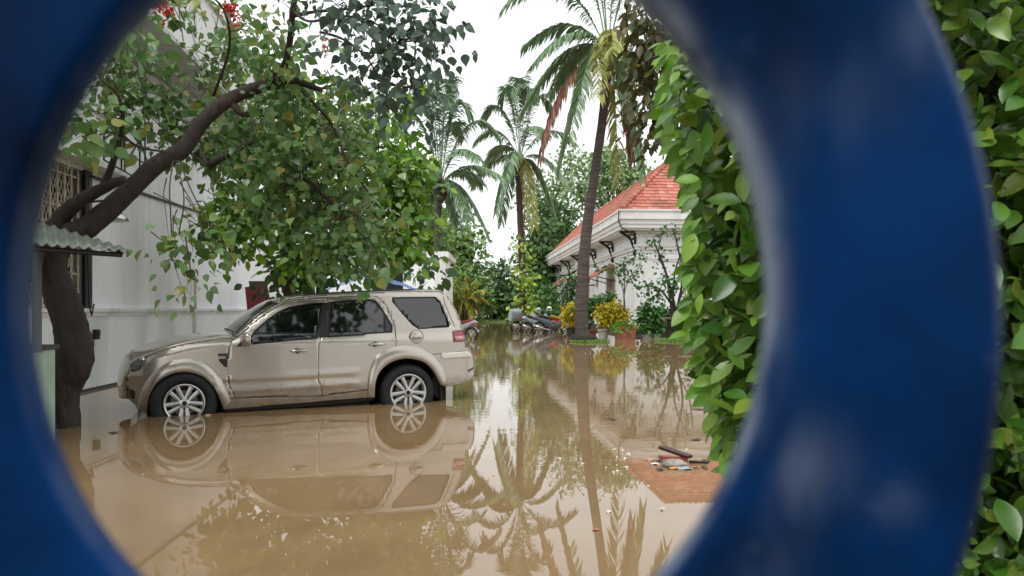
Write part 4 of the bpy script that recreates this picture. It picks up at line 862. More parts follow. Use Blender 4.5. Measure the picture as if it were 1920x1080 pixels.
# ------------------------------------------------------------------ coconut palms
M['palm_bark'] = mat('palm_bark', hexc('3c3431'), .85, col2=hexc('5c524c'), scale=3, bump=.9, bscale=6, stretch=(.4,.4,5), bdist=.05)
def frond(a, c, b, LL, m, parent, n=84, hang=.8, name='frond', rr=.035):
    a, c, b = map(np.array, (a, c, b)); q = MB(); ts = np.linspace(0, 1, 12); path = [(1-t)**2*a+2*t*(1-t)*c+t*t*b for t in ts]
    V = []; Fs = []
    # rachis as a thin three-sided tube
    mb = MB(); mb.tube(path, [rr*(1-.85*t) for t in ts], 4, cap=False)
    for i in range(n):
        t = .12+.88*i/(n-1); p = (1-t)**2*a+2*t*(1-t)*c+t*t*b; d = nrm(2*(1-t)*(c-a)+2*t*(b-c)); sd_ = np.cross(d, [0,0,1]); sd_ = nrm(sd_) if np.linalg.norm(sd_) > .05 else np.array([1.,0,0])
        L = LL*math.sin(math.pi*min(1, .25+.78*(1-t)**.8))**.6*(.8+.4*rng.rand())*(1-.45*t)
        for s in (-1, 1):
            if rng.rand() < .06: continue
            dr = nrm(sd_*s*(.75+rng.randn()*.08)+d*(.45+.5*t)+np.array([0,0,-hang*(.35+.5*rng.rand())+.15])); e1 = p+dr*L*.5; dr2 = nrm(dr+np.array([0,0,-hang*.9])); e2 = e1+dr2*L*.5; wv = nrm(np.cross(dr, sd_*.3+np.array([0,0,1.])+rng.randn(3)*.3))*.062
            wv = wv*min(1.4, L/.6)
            mb.add([p-wv*.4, p+wv*.4, e1+wv*.5, e1-wv*.5, e2], [(0,1,2,3),(3,2,4)])
    return mb.build(name, m, parent)
def palm(label, base, trunk, crown, tips, LL, group='coconut palms', vine=False, lift=.9, rr=.035):
    r = thing('coconut_palm', label, 'palm tree', base, group=group); tb = MB(); limb(tb, trunk, 12, 6, .1); tb.build('trunk', M['palm_bark'], r, smooth=True)
    cp = P(*crown); Yc = crown[2]
    q = MB(); q.lathe(cp+np.array([0,0,-.5]), [(.1,-.35),(.24,-.1),(.34,.15),(.3,.45),(.12,.75)], 12); q.build('crown_heart', M['bark_dark'], r, smooth=True)
    for tp in tips:
        px, py, dy = tp[:3]; kind = tp[3] if len(tp) > 3 else 'palm_leaf'
        b = P(px, py, Yc+dy); d = b-cp; L = np.linalg.norm(d); hor = d.copy(); hor[2] = 0; up = max(.12, .5-.35*(-d[2]/max(L, .1)))*lift
        c = cp+hor*.45+np.array([0,0,max(d[2]*.9, 0)+L*up]); 
        if kind == 'dry_leaf': c = cp+hor*.75+np.array([0,0,d[2]*.15])
        frond(cp+hor*.02, c, b, LL, M[kind], r, hang=1.6 if kind == 'dry_leaf' else .8, rr=rr)
    return r, cp
palm('tallest coconut palm with leaning slim trunk on the grassy patch in front of the hall', P(1093,640,28.8), [(1094,652,28.8,34),(1093,636,28.8,28),(1090,600,28.8,25),(1092,540,28.8,23),(1097,460,28.8,21),(1107,380,28.8,19),(1119,300,28.8,17),(1129,230,28.8,17),(1136,160,28.8,17),(1140,110,28.8,24)],
  (1141,95,28.8), [(945,12,-.6),(982,88,.4),(1000,120,-1.5),(1012,295,-1,'dry_leaf'),(1045,320,.5),(975,215,1.0),(1030,180,2),(1070,260,-2),(1185,300,.5,'dry_leaf'),(1205,330,-1.0),(1160,345,1.2,'palm_yellow'),(1255,70,.5),(1290,160,-1),(1250,250,1.5),(1180,210,-2.5),(1090,-90,1),(1180,-120,-1),(1250,-60,0),(1010,-70,1),(1060,-110,-1.5),(1230,0,2.5),(1120,180,-2.6,'palm_yellow'),(1150,100,-2.8,'palm_yellow')], 1.25, lift=1.0)
P2_, c2 = palm('middle coconut palm with vine wrapped trunk behind the parked motorcycles', P(982,600,46), [(984,618,46,14),(982,590,46,14),(980,520,46,13),(977,450,46,12),(974,380,46,12),(974,330,46,14)],
  (975,300,46), [(893,262,0),(885,345,1.5),(930,398,-1),(1002,425,-1.5,'palm_yellow'),(1040,400,.5),(1078,268,.5),(1065,345,-1),(938,192,.5),(975,175,1),(1000,185,-1),(958,180,-1.5),(1032,205,1),(905,222,1),(985,430,1,'palm_yellow'),(1020,250,-3),(950,330,-3),(915,300,2.5),(940,420,1.5)], 1.5, vine=True)
palm('coconut palm rising behind the rear end of the parked car', P(818,600,34), [(818,640,34,18),(817,560,34,17),(819,480,34,14),(821,400,34,13),(824,360,34,16)],
  (826,345,34), [(742,240,.5),(733,300,-1),(762,212,.5),(818,180,0),(850,185,1),(882,218,-.5),(935,255,.5),(945,335,-1),(915,440,0),(880,408,-1.5),(795,405,1),(748,372,1),(840,200,-1.5),(905,345,1.5),(860,420,1),(790,200,1),(900,300,-2.5),(780,330,-2.5),(870,260,2)], 1.25)
# vine leaves climbing the middle palm
vn = thing('climbing_vine', 'yellow green vine climbing the trunk of the middle palm', 'vine', P(982, 600, 45.7))
foliage('leaves', [(985,570,16,30,45.6,.3,150),(984,520,18,35,45.6,.3,170),(980,470,9,30,45.6,.2,80),(990,600,12,14,45.6,.2,50)], .22, T_BROAD, M['vine_leaf'], vn, per=4, spread=.3)
q = MB(); q.tube([P(978+5*math.sin(t*3), 610-150*t/3, 45.65) for t in np.linspace(0, 3, 16)], .03, 5); q.build('stem', M['twig'], vn)
# ------------------------------------------------------------------ background trees
def bgtree(kind, label, base, trunk_top, blobs, size, m, T=T_DIAM, group='trees beyond the yard', per=8, spread=.5, tw_=22, limbs=7, width=1.3, up=.8):
    px, py, Y = base; r = thing(kind, label, 'tree', P(px, py, Y), group=group); tb = MB(); tx, ty = trunk_top
    an = [limb(tb, [(px, py+14, Y, tw_), ((px+tx)/2+4, (py+ty)/2, Y, tw_*.8), (tx, ty, Y, tw_*.5)], 8, 5)]
    bs = sorted(blobs, key=lambda b: -b[6])[:limbs]
    for b in bs: an.append(limb(tb, [(tx+(px-tx)*.3, ty+(py-ty)*.3, Y, tw_*.4), ((tx+b[0])/2, (ty+b[1])/2+4, (Y+b[4])/2, tw_*.28), (b[0], b[1], b[4], tw_*.1)], 6, 4))
    o, CC = foliage('crown', blobs, size, T, m, r, per=per, spread=spread, shell=.6, width=width, up=up); twigs(tb, CC, np.concatenate(an), .035, 3, .3, 9); tb.build('trunk', M['bark'], r, smooth=True); return r
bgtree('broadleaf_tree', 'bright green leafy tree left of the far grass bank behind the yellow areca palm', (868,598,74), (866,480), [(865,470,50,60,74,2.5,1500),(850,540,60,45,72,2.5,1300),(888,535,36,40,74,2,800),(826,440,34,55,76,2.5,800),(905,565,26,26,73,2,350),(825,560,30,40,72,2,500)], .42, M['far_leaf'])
bgtree('evergreen_tree', 'dark evergreen tree in the centre distance below the bright gap of sky', (945,600,80), (945,540), [(945,555,38,36,80,3,1100),(920,570,30,28,79,2,600),(975,560,40,40,80,3,1100),(940,510,22,25,80,2,350)], .42, M['dark_leaf'])
bgtree('evergreen_tree', 'dark bushy evergreen between the middle palm and the far end of the hall', (1010,600,70), (1010,500), [(1010,520,40,60,70,2.5,1500),(1020,460,40,50,70,2.5,1100),(1000,570,36,36,69,2,900),(1050,430,50,40,74,2.5,900),(1030,400,40,40,74,2.5,500)], .42, M['dark_leaf'])
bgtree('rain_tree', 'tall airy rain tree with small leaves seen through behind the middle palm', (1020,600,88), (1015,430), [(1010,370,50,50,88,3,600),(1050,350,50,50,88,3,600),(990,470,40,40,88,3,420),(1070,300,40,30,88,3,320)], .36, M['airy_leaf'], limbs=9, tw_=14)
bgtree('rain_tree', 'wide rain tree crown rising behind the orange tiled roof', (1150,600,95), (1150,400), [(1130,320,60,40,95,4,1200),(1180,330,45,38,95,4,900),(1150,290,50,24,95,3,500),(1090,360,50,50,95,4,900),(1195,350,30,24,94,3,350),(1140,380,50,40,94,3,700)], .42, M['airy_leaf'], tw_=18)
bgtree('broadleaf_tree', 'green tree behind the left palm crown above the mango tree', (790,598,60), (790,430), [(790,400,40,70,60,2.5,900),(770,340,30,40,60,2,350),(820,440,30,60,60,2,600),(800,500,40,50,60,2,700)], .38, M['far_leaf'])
bgtree('shrub_tree', 'leafy bright shrub tree beside the far corner of the hall', (1030,610,60), (1028,570), [(1025,580,28,26,60,1.5,500),(1012,550,18,30,62,1.2,260),(1042,596,18,16,58,1,200)], .3, M['bush_leaf'])
# distant tree line closes the view
k = 26000; xs = rng.uniform(-90, 90, k); zz = rng.rand(k)**.8*(4.2+5*np.clip(np.abs(xs+3)/9-.5, 0, 1)+np.sin(xs*.12)+.6*np.sin(xs*.37)); cen = np.stack([xs, 112+rng.uniform(-4, 4, k), zz], 1)
o = leaves('treeline', cen, rng.randn(k, 3), rng.randn(k, 3)+np.array([0,-.5,.6]), .85, T_DIAM, M['far_leaf'], None, 1.5); tag(o, 'distant wood closing the far end of the yard', 'wood', kind='stuff')
# areca palm, yellowish
ar = thing('areca_palm', 'yellowish areca palm clump on the bank behind the rear of the car', 'palm tree', P(872, 597, 66))
tb = MB()
for i in range(6): tb.tube([P(862+i*5, 602, 66), P(860+i*6, 560, 66)], .07, 6)
tb.build('stem', M['bark_grey'], ar, smooth=True)
for (tx, ty, m_) in [(838,540,0),(846,560,1),(850,530,0),(870,524,0),(890,530,1),(908,545,1),(912,565,0),(900,585,1),(845,585,1),(860,590,0),(885,592,0),(835,570,0),(878,545,1),(855,572,1),(895,560,0)]:
    cp = P(872+(tx-872)*.15, 568, 66); b = P(tx, ty, 66+rng.uniform(-1, 1)); d = b-cp; frond(cp, cp+d*.5+np.array([0,0,.9]), b, 1.15, M['areca_leaf'], ar, 44)
# ------------------------------------------------------------------ motorcycles
def moto(label, X, Y, rz, col, col2='1c1c20', box=False, lean=.12, scale=1.0, grp='motorcycles parked in the flood water'):
    r = thing('motorcycle', label, 'motorcycle', (X, Y, -.1), rz, grp, local=True); r.rotation_euler = (lean, 0, rz); r.scale = (scale,)*3
    pc = mat('moto_'+col, hexc(col), .3, coat=.5); dk = mat('moto_dark_'+col, hexc(col2), .5)
    for x in (-.62, .62):
        q = MB(); q.tube([(x+.26*math.cos(t), 0, .29+.26*math.sin(t)) for t in np.linspace(0, 2*math.pi, 25)], .045, 8, cap=False); wo = q.build('wheel', M['rubber'], r, smooth=True)
        q = MB(); q.tube([(x+.215*math.cos(t), 0, .29+.215*math.sin(t)) for t in np.linspace(0, 2*math.pi, 25)], .014, 5, cap=False)
        for i in range(6): t = i*math.pi/3; q.tube([(x, 0, .29), (x+.21*math.cos(t), 0, .29+.21*math.sin(t))], .012, 4)
        q.lathe((x, -.05, .29), [(.0,0),(.05,0),(.05,.1),(0,.1)], 10, axis='Y'); q.build('rim', M['alloy'], wo)
    def shell(pts, wd, m, name, par=r):
        q = MB(); n = len(pts); vs = []
        for y, sc in ((-wd, .72), (-wd*.7, 1), (wd*.7, 1), (wd, .72)):
            cx = sum(p[0] for p in pts)/n; cz = sum(p[1] for p in pts)/n
            vs += [(cx+(p[0]-cx)*sc, y, cz+(p[1]-cz)*sc) for p in pts]
        fs = [tuple(range(n)), tuple(range(4*n-1, 3*n-1, -1))]
        for k in range(3): fs += [(k*n+i, (k+1)*n+i, (k+1)*n+(i+1) % n, k*n+(i+1) % n) for i in range(n)]
        q.add(vs, fs); return q.build(name, m, par, angle=50)
    shell([(-.85,.78),(-.75,.86),(-.3,.72),(-.1,.62),(.0,.45),(-.25,.42),(-.5,.55)], .13, pc, 'rear_fairing')
    shell([(.28,.98),(.42,.9),(.48,.7),(.42,.45),(.2,.3),(.0,.3),(.15,.45),(.25,.6)], .16, pc, 'leg_shield')
    shell([(-.72,.86),(-.6,.92),(-.2,.80),(.02,.74),(.02,.68),(-.3,.72),(-.65,.80)], .13, dk, 'seat')
    shell([(-.2,.25),(.15,.25),(.2,.42),(.05,.5),(-.2,.45)], .11, mat('engine', hexc('55565a'), .4, metal=.7), 'engine')
    hl_ = shell([(.3,1.02),(.46,1.0),(.5,.9),(.42,.82),(.3,.86)], .12, dk, 'head_cowl')
    q = MB(); q.lathe((.48, -.01, .92), [(0,-.05),(.05,-.03),(.055,.0)], 12); q.build('headlight', M['chrome'], hl_)
    q = MB(); q.tube([(.36,0,.9),(.62,.07,.29)], .022, 6); q.tube([(.36,0,.9),(.62,-.07,.29)], .022, 6); q.build('fork', M['alloy'], r)
    q = MB(); q.tube([(.24,-.34,1.02),(.3,-.2,1.04),(.34,0,1.0),(.3,.2,1.04),(.24,.34,1.02)], .016, 6); hb = q.build('handlebar', M['black_trim'], r)
    for s in (-1, 1): q = MB(); q.tube([(.3,.24*s,1.04),(.27,.3*s,1.2)], .007, 5); q.box((.26,.31*s,1.23), (.02,.11,.07)); q.build('mirror', M['black_trim'], hb)
    q = MB(); q.tube([(-.05,-.12,.26),(-.3,-.14,.27),(-.5,-.15,.33),(-.88,-.16,.46)], [.02,.025,.05,.055], 10); q.build('exhaust', M['chrome'], r, smooth=True)
    q = MB(); q.tube([(.62+.31*math.cos(t), 0, .29+.31*math.sin(t)) for t in np.linspace(.1, 2.4, 9)], .04, 6); q.build('front_mudguard', pc, r, smooth=True)
    q = MB(); q.box((-.88, 0, .72), (.05, .16, .08)); q.build('tail_light', mat('moto_tail', hexc('a01c1c'), .3), r); q = MB(); q.box((-.93, 0, .56), (.01, .2, .12), tilt=(0, .3)); q.build('number_plate', M['black_trim'], r)
    q = MB(); q.tube([(-.1,-.08,.3),(-.05,-.24,.02)], .012, 5); q.tube([(-.62,.0,.29),(-.1,.05,.35)], .025, 5); q.build('stand', M['black_trim'], r)
    if box: shell([(-1.02,.62),(-.98,1.12),(-.5,1.16),(-.42,.92),(-.5,.66)], .24, mat('box_grey', hexc('8c9494'), .4), 'rear_box')
    return r
def at(px, Y): return (px-960)/F*Y
moto('silver motorcycle with a big grey rear box, leftmost of the parked group', at(988,42), 42, .5, '7c8686', box=True, lean=.2, scale=1.15)
moto('grey scooter with pale leg shield second from the left in the parked group', at(1010,40), 40, .35, '9aa4ac', lean=.15, scale=1.12)
moto('black and silver motorcycle standing broadside in front of the group', at(1037,38.6), 38.6, .05, '5c5c62', lean=.1, scale=1.16)
moto('red motorcycle with yellow side panel behind the broadside one', at(1052,40.6), 40.6, .2, 'b01c22', 'c8a022', lean=.1, scale=1.15)
moto('dark red motorcycle half hidden at the back of the parked group', at(1022,43), 43, .6, '7a2018', lean=.15)
mo_ = moto('white and red motorcycle sticking out behind the rear of the car', at(858,31), 31, math.pi-.5, '8c8890', '7c1824', lean=.12)
for i, (px, Y, z, colr, lab) in enumerate([(1030, 40.3, 1.22, 'e8e8e8', 'white helmet resting on the grey scooter'), (1010, 41.2, 1.16, 'b8c0c0', 'pale grey helmet resting on the motorcycle seat at the left')]):
    h = thing('helmet', lab, 'helmet', (at(px, Y), Y, z-.2)); q = MB(); q.lathe((at(px, Y), Y, z), [(.12,-.1),(.14,-.02),(.13,.06),(.08,.12),(0,.14)], 14); q.build('shell', mat('helmet_'+colr, hexc(colr), .2), h, smooth=True); q = MB(); q.box((at(px, Y)-.02, Y-.12, z-.0), (.16, .05, .07)); q.build('visor', M['glass'], h)
# ------------------------------------------------------------------ potted plants in front of the hall
def pot(name, label, px, Y, w_, h_, m, kind='round', zb=-.12, cat='flower pot', grp='pots in front of the hall'):
    x = at(px, Y); r = thing(name, label, cat, (x, Y, zb), group=grp)
    q = MB()
    if kind == 'round': q.lathe((x, Y, zb), [(0,0),(w_*.36,0),(w_*.46,h_*.85),(w_*.52,h_*.86),(w_*.52,h_),(w_*.45,h_),(w_*.43,h_*.9),(0,h_*.9)], 22); q.build('pot', m, r, angle=35)
    else:
        vs = []; 
        for z, s in ((0,.44),(h_*.84,.5),(h_*.84,.53),(h_,.53),(h_,.47),(h_*.9,.47)): vs += [(x+sx*s*w_, Y+sy*s*w_*.7, zb+z) for sx, sy in ((-1,-1),(1,-1),(1,1),(-1,1))]
        q.add(vs, [(k*4+i, k*4+(i+1) % 4, k*4+4+(i+1) % 4, k*4+4+i) for k in range(5) for i in range(4)]+[(3,2,1,0),(20,21,22,23)]); q.build('pot', m, r)
    q = MB(); q.lathe((x, Y, zb+h_*.905), [(0,.02),(w_*.4,.0)], 14); q.build('soil', mat('soil', hexc('3a2c20'), .9), r)
    return r
def shrub(name, label, px, py_base, Y, stems, blobs, size, m, T=T_OVAL, cat='plant', per=6, spread=.09, width=1.2, zb=None, bark='twig', r0=3, group=None):
    c = P(px, py_base, Y) if zb is None else np.array([at(px, Y), Y, zb]); r = thing(name, label, cat, c, group=group); tb = MB(); an = []
    pb = HZ-(c[2]-CAMH)*F/Y
    for st in stems: an.append(limb(tb, [(px, pb, Y, r0)]+[(a, b, Y+rng.uniform(-.2, .2), wd) for a, b, wd in st], 6, 5))
    o, CC = foliage('leaves', blobs, size, T, m, r, per=per, spread=spread, shell=.5, width=width); twigs(tb, CC, np.concatenate(an), .012, 3, .7); tb.build('stem', M[bark], r, smooth=True); return r
M['terracotta'] = mat('terracotta', hexc('9a6248'), .8, col2=hexc('7c4c3a'), scale=4); M['white_pot'] = mat('white_pot', hexc('b8b6ac'), .7, col2=hexc('8e8c80'), scale=5)
pot('round_pot', 'round off white pot under the big yellow croton bush', 1131, 31.5, .46, .52, M['white_pot'])
shrub('croton_bush', 'round bright yellow croton bush in the off white pot', 1131, 0, 31.5, [[(1131,606,3),(1128,592,2)],[(1138,600,3),(1148,590,2)],[(1126,600,2),(1124,588,2)]], [(1148,588,27,20,31.5,.45,1300),(1132,592,16,14,31.4,.3,400),(1165,592,14,16,31.4,.3,360)], .15, M['yellow_leaf'], T_LANCE, zb=.36, width=1.8)
pot('box_pot', 'square terracotta planter full of low green plants', 1172, 30.8, .80, .62, M['terracotta'], 'box')
shrub('ground_plant', 'low bright green plants filling the square terracotta planter', 1172, 0, 30.8, [[(1160,614,2)],[(1182,614,2)]], [(1160,612,14,6,30.7,.25,220),(1183,612,13,6,30.7,.25,200)], .1, M['lime_leaf'], zb=.46, per=6)
shrub('thin_tree', 'thin young tree with sparse layered leaves rising from the square terracotta planter', 1172, 0, 31.2, [[(1171,590,2.6),(1170,550,2.3),(1172,515,2),(1168,490,1.4)],[(1171,560,1.8),(1160,520,1.5),(1140,505,1.5)],[(1171,550,1.8),(1185,515,1.5),(1200,500,1.5)]], [(1168,490,20,14,31.2,.5,66),(1195,485,16,14,31.2,.4,54),(1150,505,22,8,31.2,.5,48),(1190,515,20,8,31.2,.5,48),(1170,525,22,7,31.2,.4,36),(1135,498,14,8,31.2,.3,24)], .13, M['bush_leaf'], zb=.4, r0=3, bark='bark_grey')
pot('round_pot', 'low dark pot under the yellow croton left of the palm trunk', 1072, 34, .5, .5, mat('dark_pot', hexc('3c342c'), .8))
shrub('croton_bush', 'narrow yellow croton bush standing left of the tall palm trunk', 1072, 0, 34, [[(1072,600,3),(1070,580,2)],[(1078,598,2),(1080,580,2)]], [(1068,592,13,20,34,.35,700),(1076,585,10,18,34.2,.3,400)], .16, M['yellow_leaf'], T_LANCE, zb=.34, width=1.8)
pot('round_pot', 'wide brown pot right of the palm trunk holding the tall green shrub', 1105, 33, .7, .45, M['terracotta'])
shrub('green_shrub', 'tall mid green shrub between the palm trunk and the yellow croton', 1105, 0, 33, [[(1100,600,3),(1098,570,2)],[(1110,598,3),(1115,572,2)],[(1105,600,2),(1106,560,2)]], [(1100,580,20,22,33,.5,420),(1118,575,20,20,33.4,.5,380),(1140,562,16,12,34,.4,200)], .15, M['bush_leaf'], zb=.3)
pot('crate_pot', 'small white pot in shallow water under the round dark green bush', 1219, 31.5, .72, .3, M['white_pot'], 'box')
shrub('green_bush', 'rounded dark green bush in the small white pot right of the hall corner', 1219, 0, 31.5, [[(1218,615,3),(1214,590,2)],[(1225,612,3),(1228,590,2)]], [(1218,598,22,24,31.5,.5,520),(1210,580,14,14,31.5,.3,160),(1230,590,14,18,31.5,.35,240),(1220,618,20,10,31.4,.4,160)], .15, M['bush_leaf'], zb=.12)
shrub('frangipani_tree', 'bare branched small tree with scattered leaves in front of the white hall', 1268, 640, 32.5, [[(1268,600,7),(1262,560,5),(1245,500,4),(1225,450,2.5)],[(1270,580,5),(1280,520,4),(1270,460,3),(1262,430,2)],[(1268,590,5),(1240,545,3.5),(1215,535,2.5)],[(1272,570,4),(1292,520,3),(1300,460,2)],[(1250,520,3),(1235,480,2),(1240,440,2)],[(1262,560,4),(1268,500,3),(1290,450,2)]],
  [(1225,445,16,8,32.5,.4,33),(1250,432,16,10,32.5,.4,33),(1215,540,18,14,32.5,.4,71),(1240,520,18,16,32.5,.4,60),(1225,560,16,8,32.5,.4,33),(1260,530,20,20,32.5,.5,71),(1285,480,20,24,32.5,.5,66),(1240,470,14,12,32.5,.4,27),(1215,470,10,8,32.5,.3,13),(1275,440,14,10,32.5,.4,27),(1290,560,16,20,32.5,.4,60),(1248,550,18,10,32.5,.4,44)], .13, M['bush_leaf'], T_BROAD, per=5, bark='bark_dark', r0=8, spread=.13)
shrub('green_shrub', 'dark shrub on the low planter wall behind the bare branched tree', 1262, 602, 33.6, [[(1262,590,3)]], [(1255,592,20,14,33.6,.4,260),(1285,590,22,16,33.6,.4,260)], .16, M['dark_leaf'])
shrub('dracaena_plant', 'dark spiky leaved plant against the hall just left of the palm trunk', 1076, 610, 39, [[(1074,560,3),(1070,520,2)],[(1080,560,3),(1082,530,2)]], [(1070,545,14,36,39,.4,200),(1082,520,10,20,39,.4,80)], .5, M['dark_leaf'], T_LANCE, per=7, spread=.12, width=.7)
shrub('green_shrub', 'leafy green shrub at the wall behind the red motorcycle', 1045, 612, 44, [[(1040,590,3)],[(1055,590,3)]], [(1040,585,20,16,44,.6,300),(1062,590,14,14,44,.5,200)], .22, M['bush_leaf'])
# far small pots on the bank with plants, orange garden urn
for i, (px, lab) in enumerate([(926,'small dark pot with a thin plant on the far bank, left of three'), (942,'small dark pot with the upright bright green plant on the far bank'), (958,'small dark pot in front of the orange urn on the far bank')]):
    r = pot('small_pot', lab, px, 78, .75, .6, mat('pot_black', hexc('1e1c18'), .8), zb=.1, grp='small dark pots on the far bank')
    shrub('potted_plant', ['spindly low plant in the left small pot on the far bank', 'upright lime green plant in the middle small pot on the far bank', 'leafy dull green plant in the right small pot on the far bank'][i], px, 0, 78, [[(px, 585, 2)]], [(px, 584-2*i % 5, 6, 11, 78, .4, 60+40*(i == 1))], .4, M['lime_leaf'] if i == 1 else M['far_leaf'], zb=.65, spread=.2)
ur = thing('clay_urn', 'orange clay urn standing on the far boundary wall', 'urn', P(960, 585, 90)); q = MB(); c = P(960, 567, 91.2); q.lathe((c[0], c[1], 1.68), [(.2,0),(.5,.15),(.72,.6),(.7,1.0),(.4,1.35),(.32,1.5),(.42,1.6)], 16); q.build('body', mat('urn_clay', hexc('a85a38'), .8, col2=hexc('8c4a30'), scale=3), ur, smooth=True)
q = MB(); q.lathe((c[0], c[1], 3.28), [(.45,0),(.3,.15),(.08,.25),(.08,.4),(0,.45)], 12); q.build('lid', mat('urn_lid', hexc('9a5234'), .8), ur, smooth=True)
# grassy patches rising out of the water
def grass_patch(lab, px, py, Y, rx, ry, n_):
    c = P(px, py, Y); c[2] = .0; q = MB(); k = 20; vs = [(c[0], c[1], .05)]+[(c[0]+rx*math.cos(2*math.pi*i/k)*(1+.15*math.sin(i*2.3)), c[1]+ry*math.sin(2*math.pi*i/k)*(1+.15*math.sin(i*1.7)), -.03) for i in range(k)]
    q.add(vs, [(0, i+1, (i+1) % k+1) for i in range(k)]); r = q.build('mound', mat('mound_earth', hexc('4a4a2c'), .95), loc=tuple(c)); tag(r, kind='structure')
    t = rng.rand(n_)*2*math.pi; rr_ = np.sqrt(rng.rand(n_)); cen = np.stack([c[0]+rx*.97*rr_*np.cos(t), c[1]+ry*.97*rr_*np.sin(t), .04*(1-rr_)], 1)
    o = leaves('grass', cen, rng.randn(n_, 3)*.5+np.array([0,0,1]), rng.randn(n_, 3)+np.array([0,-1,0]), .1, T_LANCE, M['grass_blade'], None, 1.1); tag(o, lab, 'grass', kind='stuff')
grass_patch('grass tuft ring around the foot of the tall palm', 1105, 642, 28.3, .75, .9, 700)
grass_patch('strip of grass at the water edge right of the white pot', 1290, 641, 29, 1.15, 1.6, 2200)
for i, (px, dy, s) in enumerate([(1078,-.1,.24),(1085,-.38,.2),(1094,-.46,.21),(1102,-.42,.22),(1109,-.1,.24)]):
    bm = bmesh.new(); bmesh.ops.create_icosphere(bm, subdivisions=2, radius=s)
    for v in bm.verts: v.co *= 1+.25*(rng.rand()-.5); v.co.z *= .9
    me = bpy.data.meshes.new('stone'); bm.to_mesh(me); bm.free(); me.materials.append(mat('stone_black', hexc('26221e'), .9) if i == 0 else bpy.data.materials['stone_black']); o = bpy.data.objects.new('stone', me); C.objects.link(o); o.location = (at(px, 28.6), 28.6+dy, .07)
    tag(o, ['dark stone at the left edge of the tall palm foot', 'small dark stone second from left at the palm foot', 'dark stone in the middle front of the palm foot', 'dark stone right of the middle at the palm foot', 'dark stone at the right edge of the tall palm foot'][i], 'stone', 'stones round the palm foot')
# ------------------------------------------------------------------ floating litter
def wpt(px, py): Y = F*CAMH/(py-HZ); return np.array([at(px, Y), Y, 0])
def stick(label, a, b, r_, col, up=.02, nm='plank', cat='plank', flat=1.):
    A_ = wpt(*a)+np.array([0,0,up]); B_ = wpt(*b)+np.array([0,0,up*.6]); d = Vector(B_-A_); q = MB(); c = (A_+B_)/2; q.box((0,0,0), (d.length, r_*2, r_*flat)); Mr = Matrix.Translation(c) @ d.to_track_quat('X', 'Z').to_matrix().to_4x4()
    q.v = [tuple(Mr @ Vector(v)) for v in q.v]; o = q.build(nm, mat('litter_'+col+str(px_n()), hexc(col), .5, col2=tuple(x*.6 for x in hexc(col)), scale=20), loc=tuple(c)); tag(o, label, cat); return o
_n = [0]
def px_n(): _n[0] += 1; return _n[0]
stick('dark brown wet board lying on top of the floating litter heap', (1240,858), (1293,869), .035, '42201a', .085, flat=.6)
stick('reddish broken board under the dark one on the litter heap', (1236,868), (1288,868), .03, 'a04a3c', .05, flat=.6)
stick('thin black stick floating to the right of the litter heap', (1292,868), (1328,869), .012, '241c18', .01, 'stick', 'stick', 1.5)
bm = bmesh.new(); bmesh.ops.create_icosphere(bm, subdivisions=3, radius=1)
for v in bm.verts: v.co *= 1+.2*(rng.rand()-.5); v.co = Vector((v.co.x*.095, v.co.y*.08, v.co.z*.04))
me = bpy.data.meshes.new('litter_bag'); bm.to_mesh(me); bm.free(); me.shade_smooth(); me.materials.append(mat('bag', hexc('787064'), .35, col2=hexc('a8a296'), scale=14)); o = bpy.data.objects.new('plastic_bag', me); C.objects.link(o); o.location = wpt(1264, 874)+np.array([0,0,.015]); tag(o, 'crumpled grey plastic bag in the floating litter heap', 'bag')
def leaf_lit(label, px, py, s, col, name='fallen_leaf', cat='leaf', grp=None):
    p = wpt(px, py)+np.array([0,0,.004]); a = rng.uniform(0, 6.28); q = MB(); k = 8; q.add([(p[0], p[1], p[2]+.012)]+[(p[0]+s*math.cos(2*math.pi*i/k+a)*(1 if i % 4 else 1.5), p[1]+s*.7*math.sin(2*math.pi*i/k+a), p[2]+.008*math.sin(i*2.1)) for i in range(k)], [(0, i+1, (i+1) % k+1) for i in range(k)])
    nm = 'lit_'+col; m_ = bpy.data.materials.get(nm) or mat(nm, hexc(col), .5); tag(q.build(name, m_, loc=tuple(p)), label, cat, grp)
leaf_lit('orange plastic scrap at the front of the litter heap', 1263, 879, .05, 'd08a3c', 'plastic_scrap', 'litter')
leaf_lit('white plastic scrap at the left of the litter heap', 1228, 871, .035, 'd8d4cc', 'plastic_scrap', 'litter')
leaf_lit('pale blue plastic film right below the litter heap', 1283, 879, .07, '9aa4a8', 'plastic_scrap', 'litter')
leaf_lit('pink plastic scrap left of the reddish board', 1224, 862, .05, 'c08880', 'plastic_scrap', 'litter')
for i in range(16): leaf_lit('dark soggy leaf scrap in the raft of litter', rng.uniform(1212, 1330), rng.uniform(858, 882), .014+.02*rng.rand(), ['4a3c2e','6a5a44','3a2e26'][i % 3], 'leaf_scrap', 'leaf', 'soggy leaf scraps round the litter heap')
leaf_lit('small yellow leaf floating beside the front wheel of the car', 391, 779, .035, 'c8a860')
leaf_lit('orange leaf floating low in the middle of the picture near the palm reflection', 1117, 995, .02, 'a87448')
leaf_lit('small brown leaf floating in front of the hall reflection', 1146, 787, .05, '4a3424')
leaf_lit('brown leaf floating just right of the curved tree trunk', 213, 812, .05, '5a4a36')
leaf_lit('dark leaf floating above the litter heap under the climbing fig', 1310, 768, .07, '4e3a2a')
leaf_lit('dark leaf floating nearer the litter heap under the climbing fig', 1306, 825, .05, '4e3a2a')
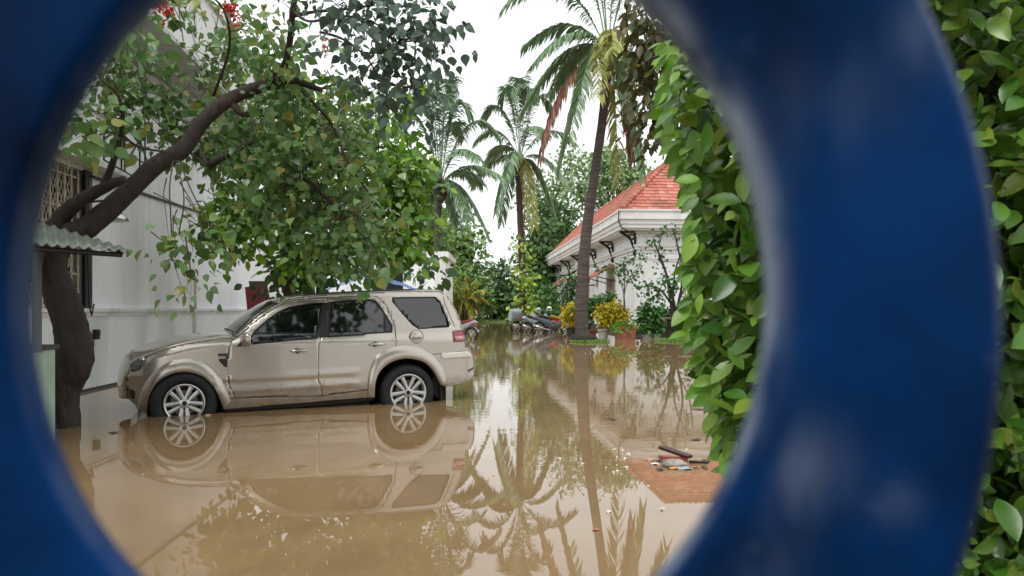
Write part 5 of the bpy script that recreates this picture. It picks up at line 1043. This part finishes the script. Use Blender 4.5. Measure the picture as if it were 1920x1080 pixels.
for i in range(24):
    px = rng.uniform(905, 1300); py = rng.uniform(655, 1000)
    if i < 12: px = rng.uniform(1135, 1180); py = rng.uniform(835, 890)
    leaf_lit('tiny pale petal floating on the brown water', px, py, .008+.007*rng.rand()*(1 if py > 750 else 2), 'd8d0b8', 'floating_petal', 'petal', 'tiny pale petals scattered on the water')
# ------------------------------------------------------------------ street side behind the camera (mirrored in the car windows)
for i, (x, y) in enumerate([(-8, -7), (2, -9), (10, -8)]):
    r = thing('street_tree', ['broad street tree behind the gate on the left', 'broad street tree directly behind the gate', 'broad street tree behind the gate on the right'][i], 'tree', (x, y, 0)); tb = MB(); tb.tube([(x, y, -.3), (x+.1, y, 3), (x, y, 8)], [.25, .2, .15], 8); tb.build('trunk', M['bark'], r)
    k = 95; cc = nrm(rng.randn(k, 3))*rng.rand(k, 1)**.5*np.array([5.6, 2.2, 5.6])+np.array([x, y, 9.2]); d = np.repeat(cc, 40, 0)+rng.randn(k*40, 3)*.55; leaves('crown', d, rng.randn(k*40, 3), rng.randn(k*40, 3)+np.array([0,0,.5]), .4, T_DIAM, M['dark_leaf'], r, 1.4)

SPLIT = ['door_gap','panel_gap','pilaster','quarter_window','centre_pillar','window_seal','roof_rail','mudflap','wheel_housing','fog_lamp','bumper_step','reflector','sill','strut','pole','mount','wire','bracket_x']
def split_loose(o):
    me = o.data; n_ = len(me.vertices); par = list(range(n_))
    def fi(a):
        while par[a] != a: par[a] = par[par[a]]; a = par[a]
        return a
    for e in me.edges: a, b = fi(e.vertices[0]), fi(e.vertices[1]); par[a] = b
    lab = {}
    for v in range(n_): lab.setdefault(fi(v), []).append(v)
    if len(lab) < 2: return
    co = [tuple(v.co) for v in me.vertices]; fs = {}
    for p in me.polygons: fs.setdefault(fi(p.vertices[0]), []).append(list(p.vertices))
    for k_, (rt_, vs) in enumerate(lab.items()):
        ix = {v: i for i, v in enumerate(vs)}; m2 = bpy.data.meshes.new(me.name); m2.from_pydata([co[v] for v in vs], [], [[ix[v] for v in f] for f in fs.get(rt_, [])])
        for mt_ in me.materials: m2.materials.append(mt_)
        if me.polygons[0].use_smooth: m2.shade_smooth()
        if k_ == 0: o.data = m2
        else: c2 = o.copy(); c2.data = m2; C.objects.link(c2)
for nm_ in SPLIT:
    for o in [x for x in bpy.data.objects if x.type == 'MESH' and x.name.split('.')[0] == nm_ and not x.children]: split_loose(o)
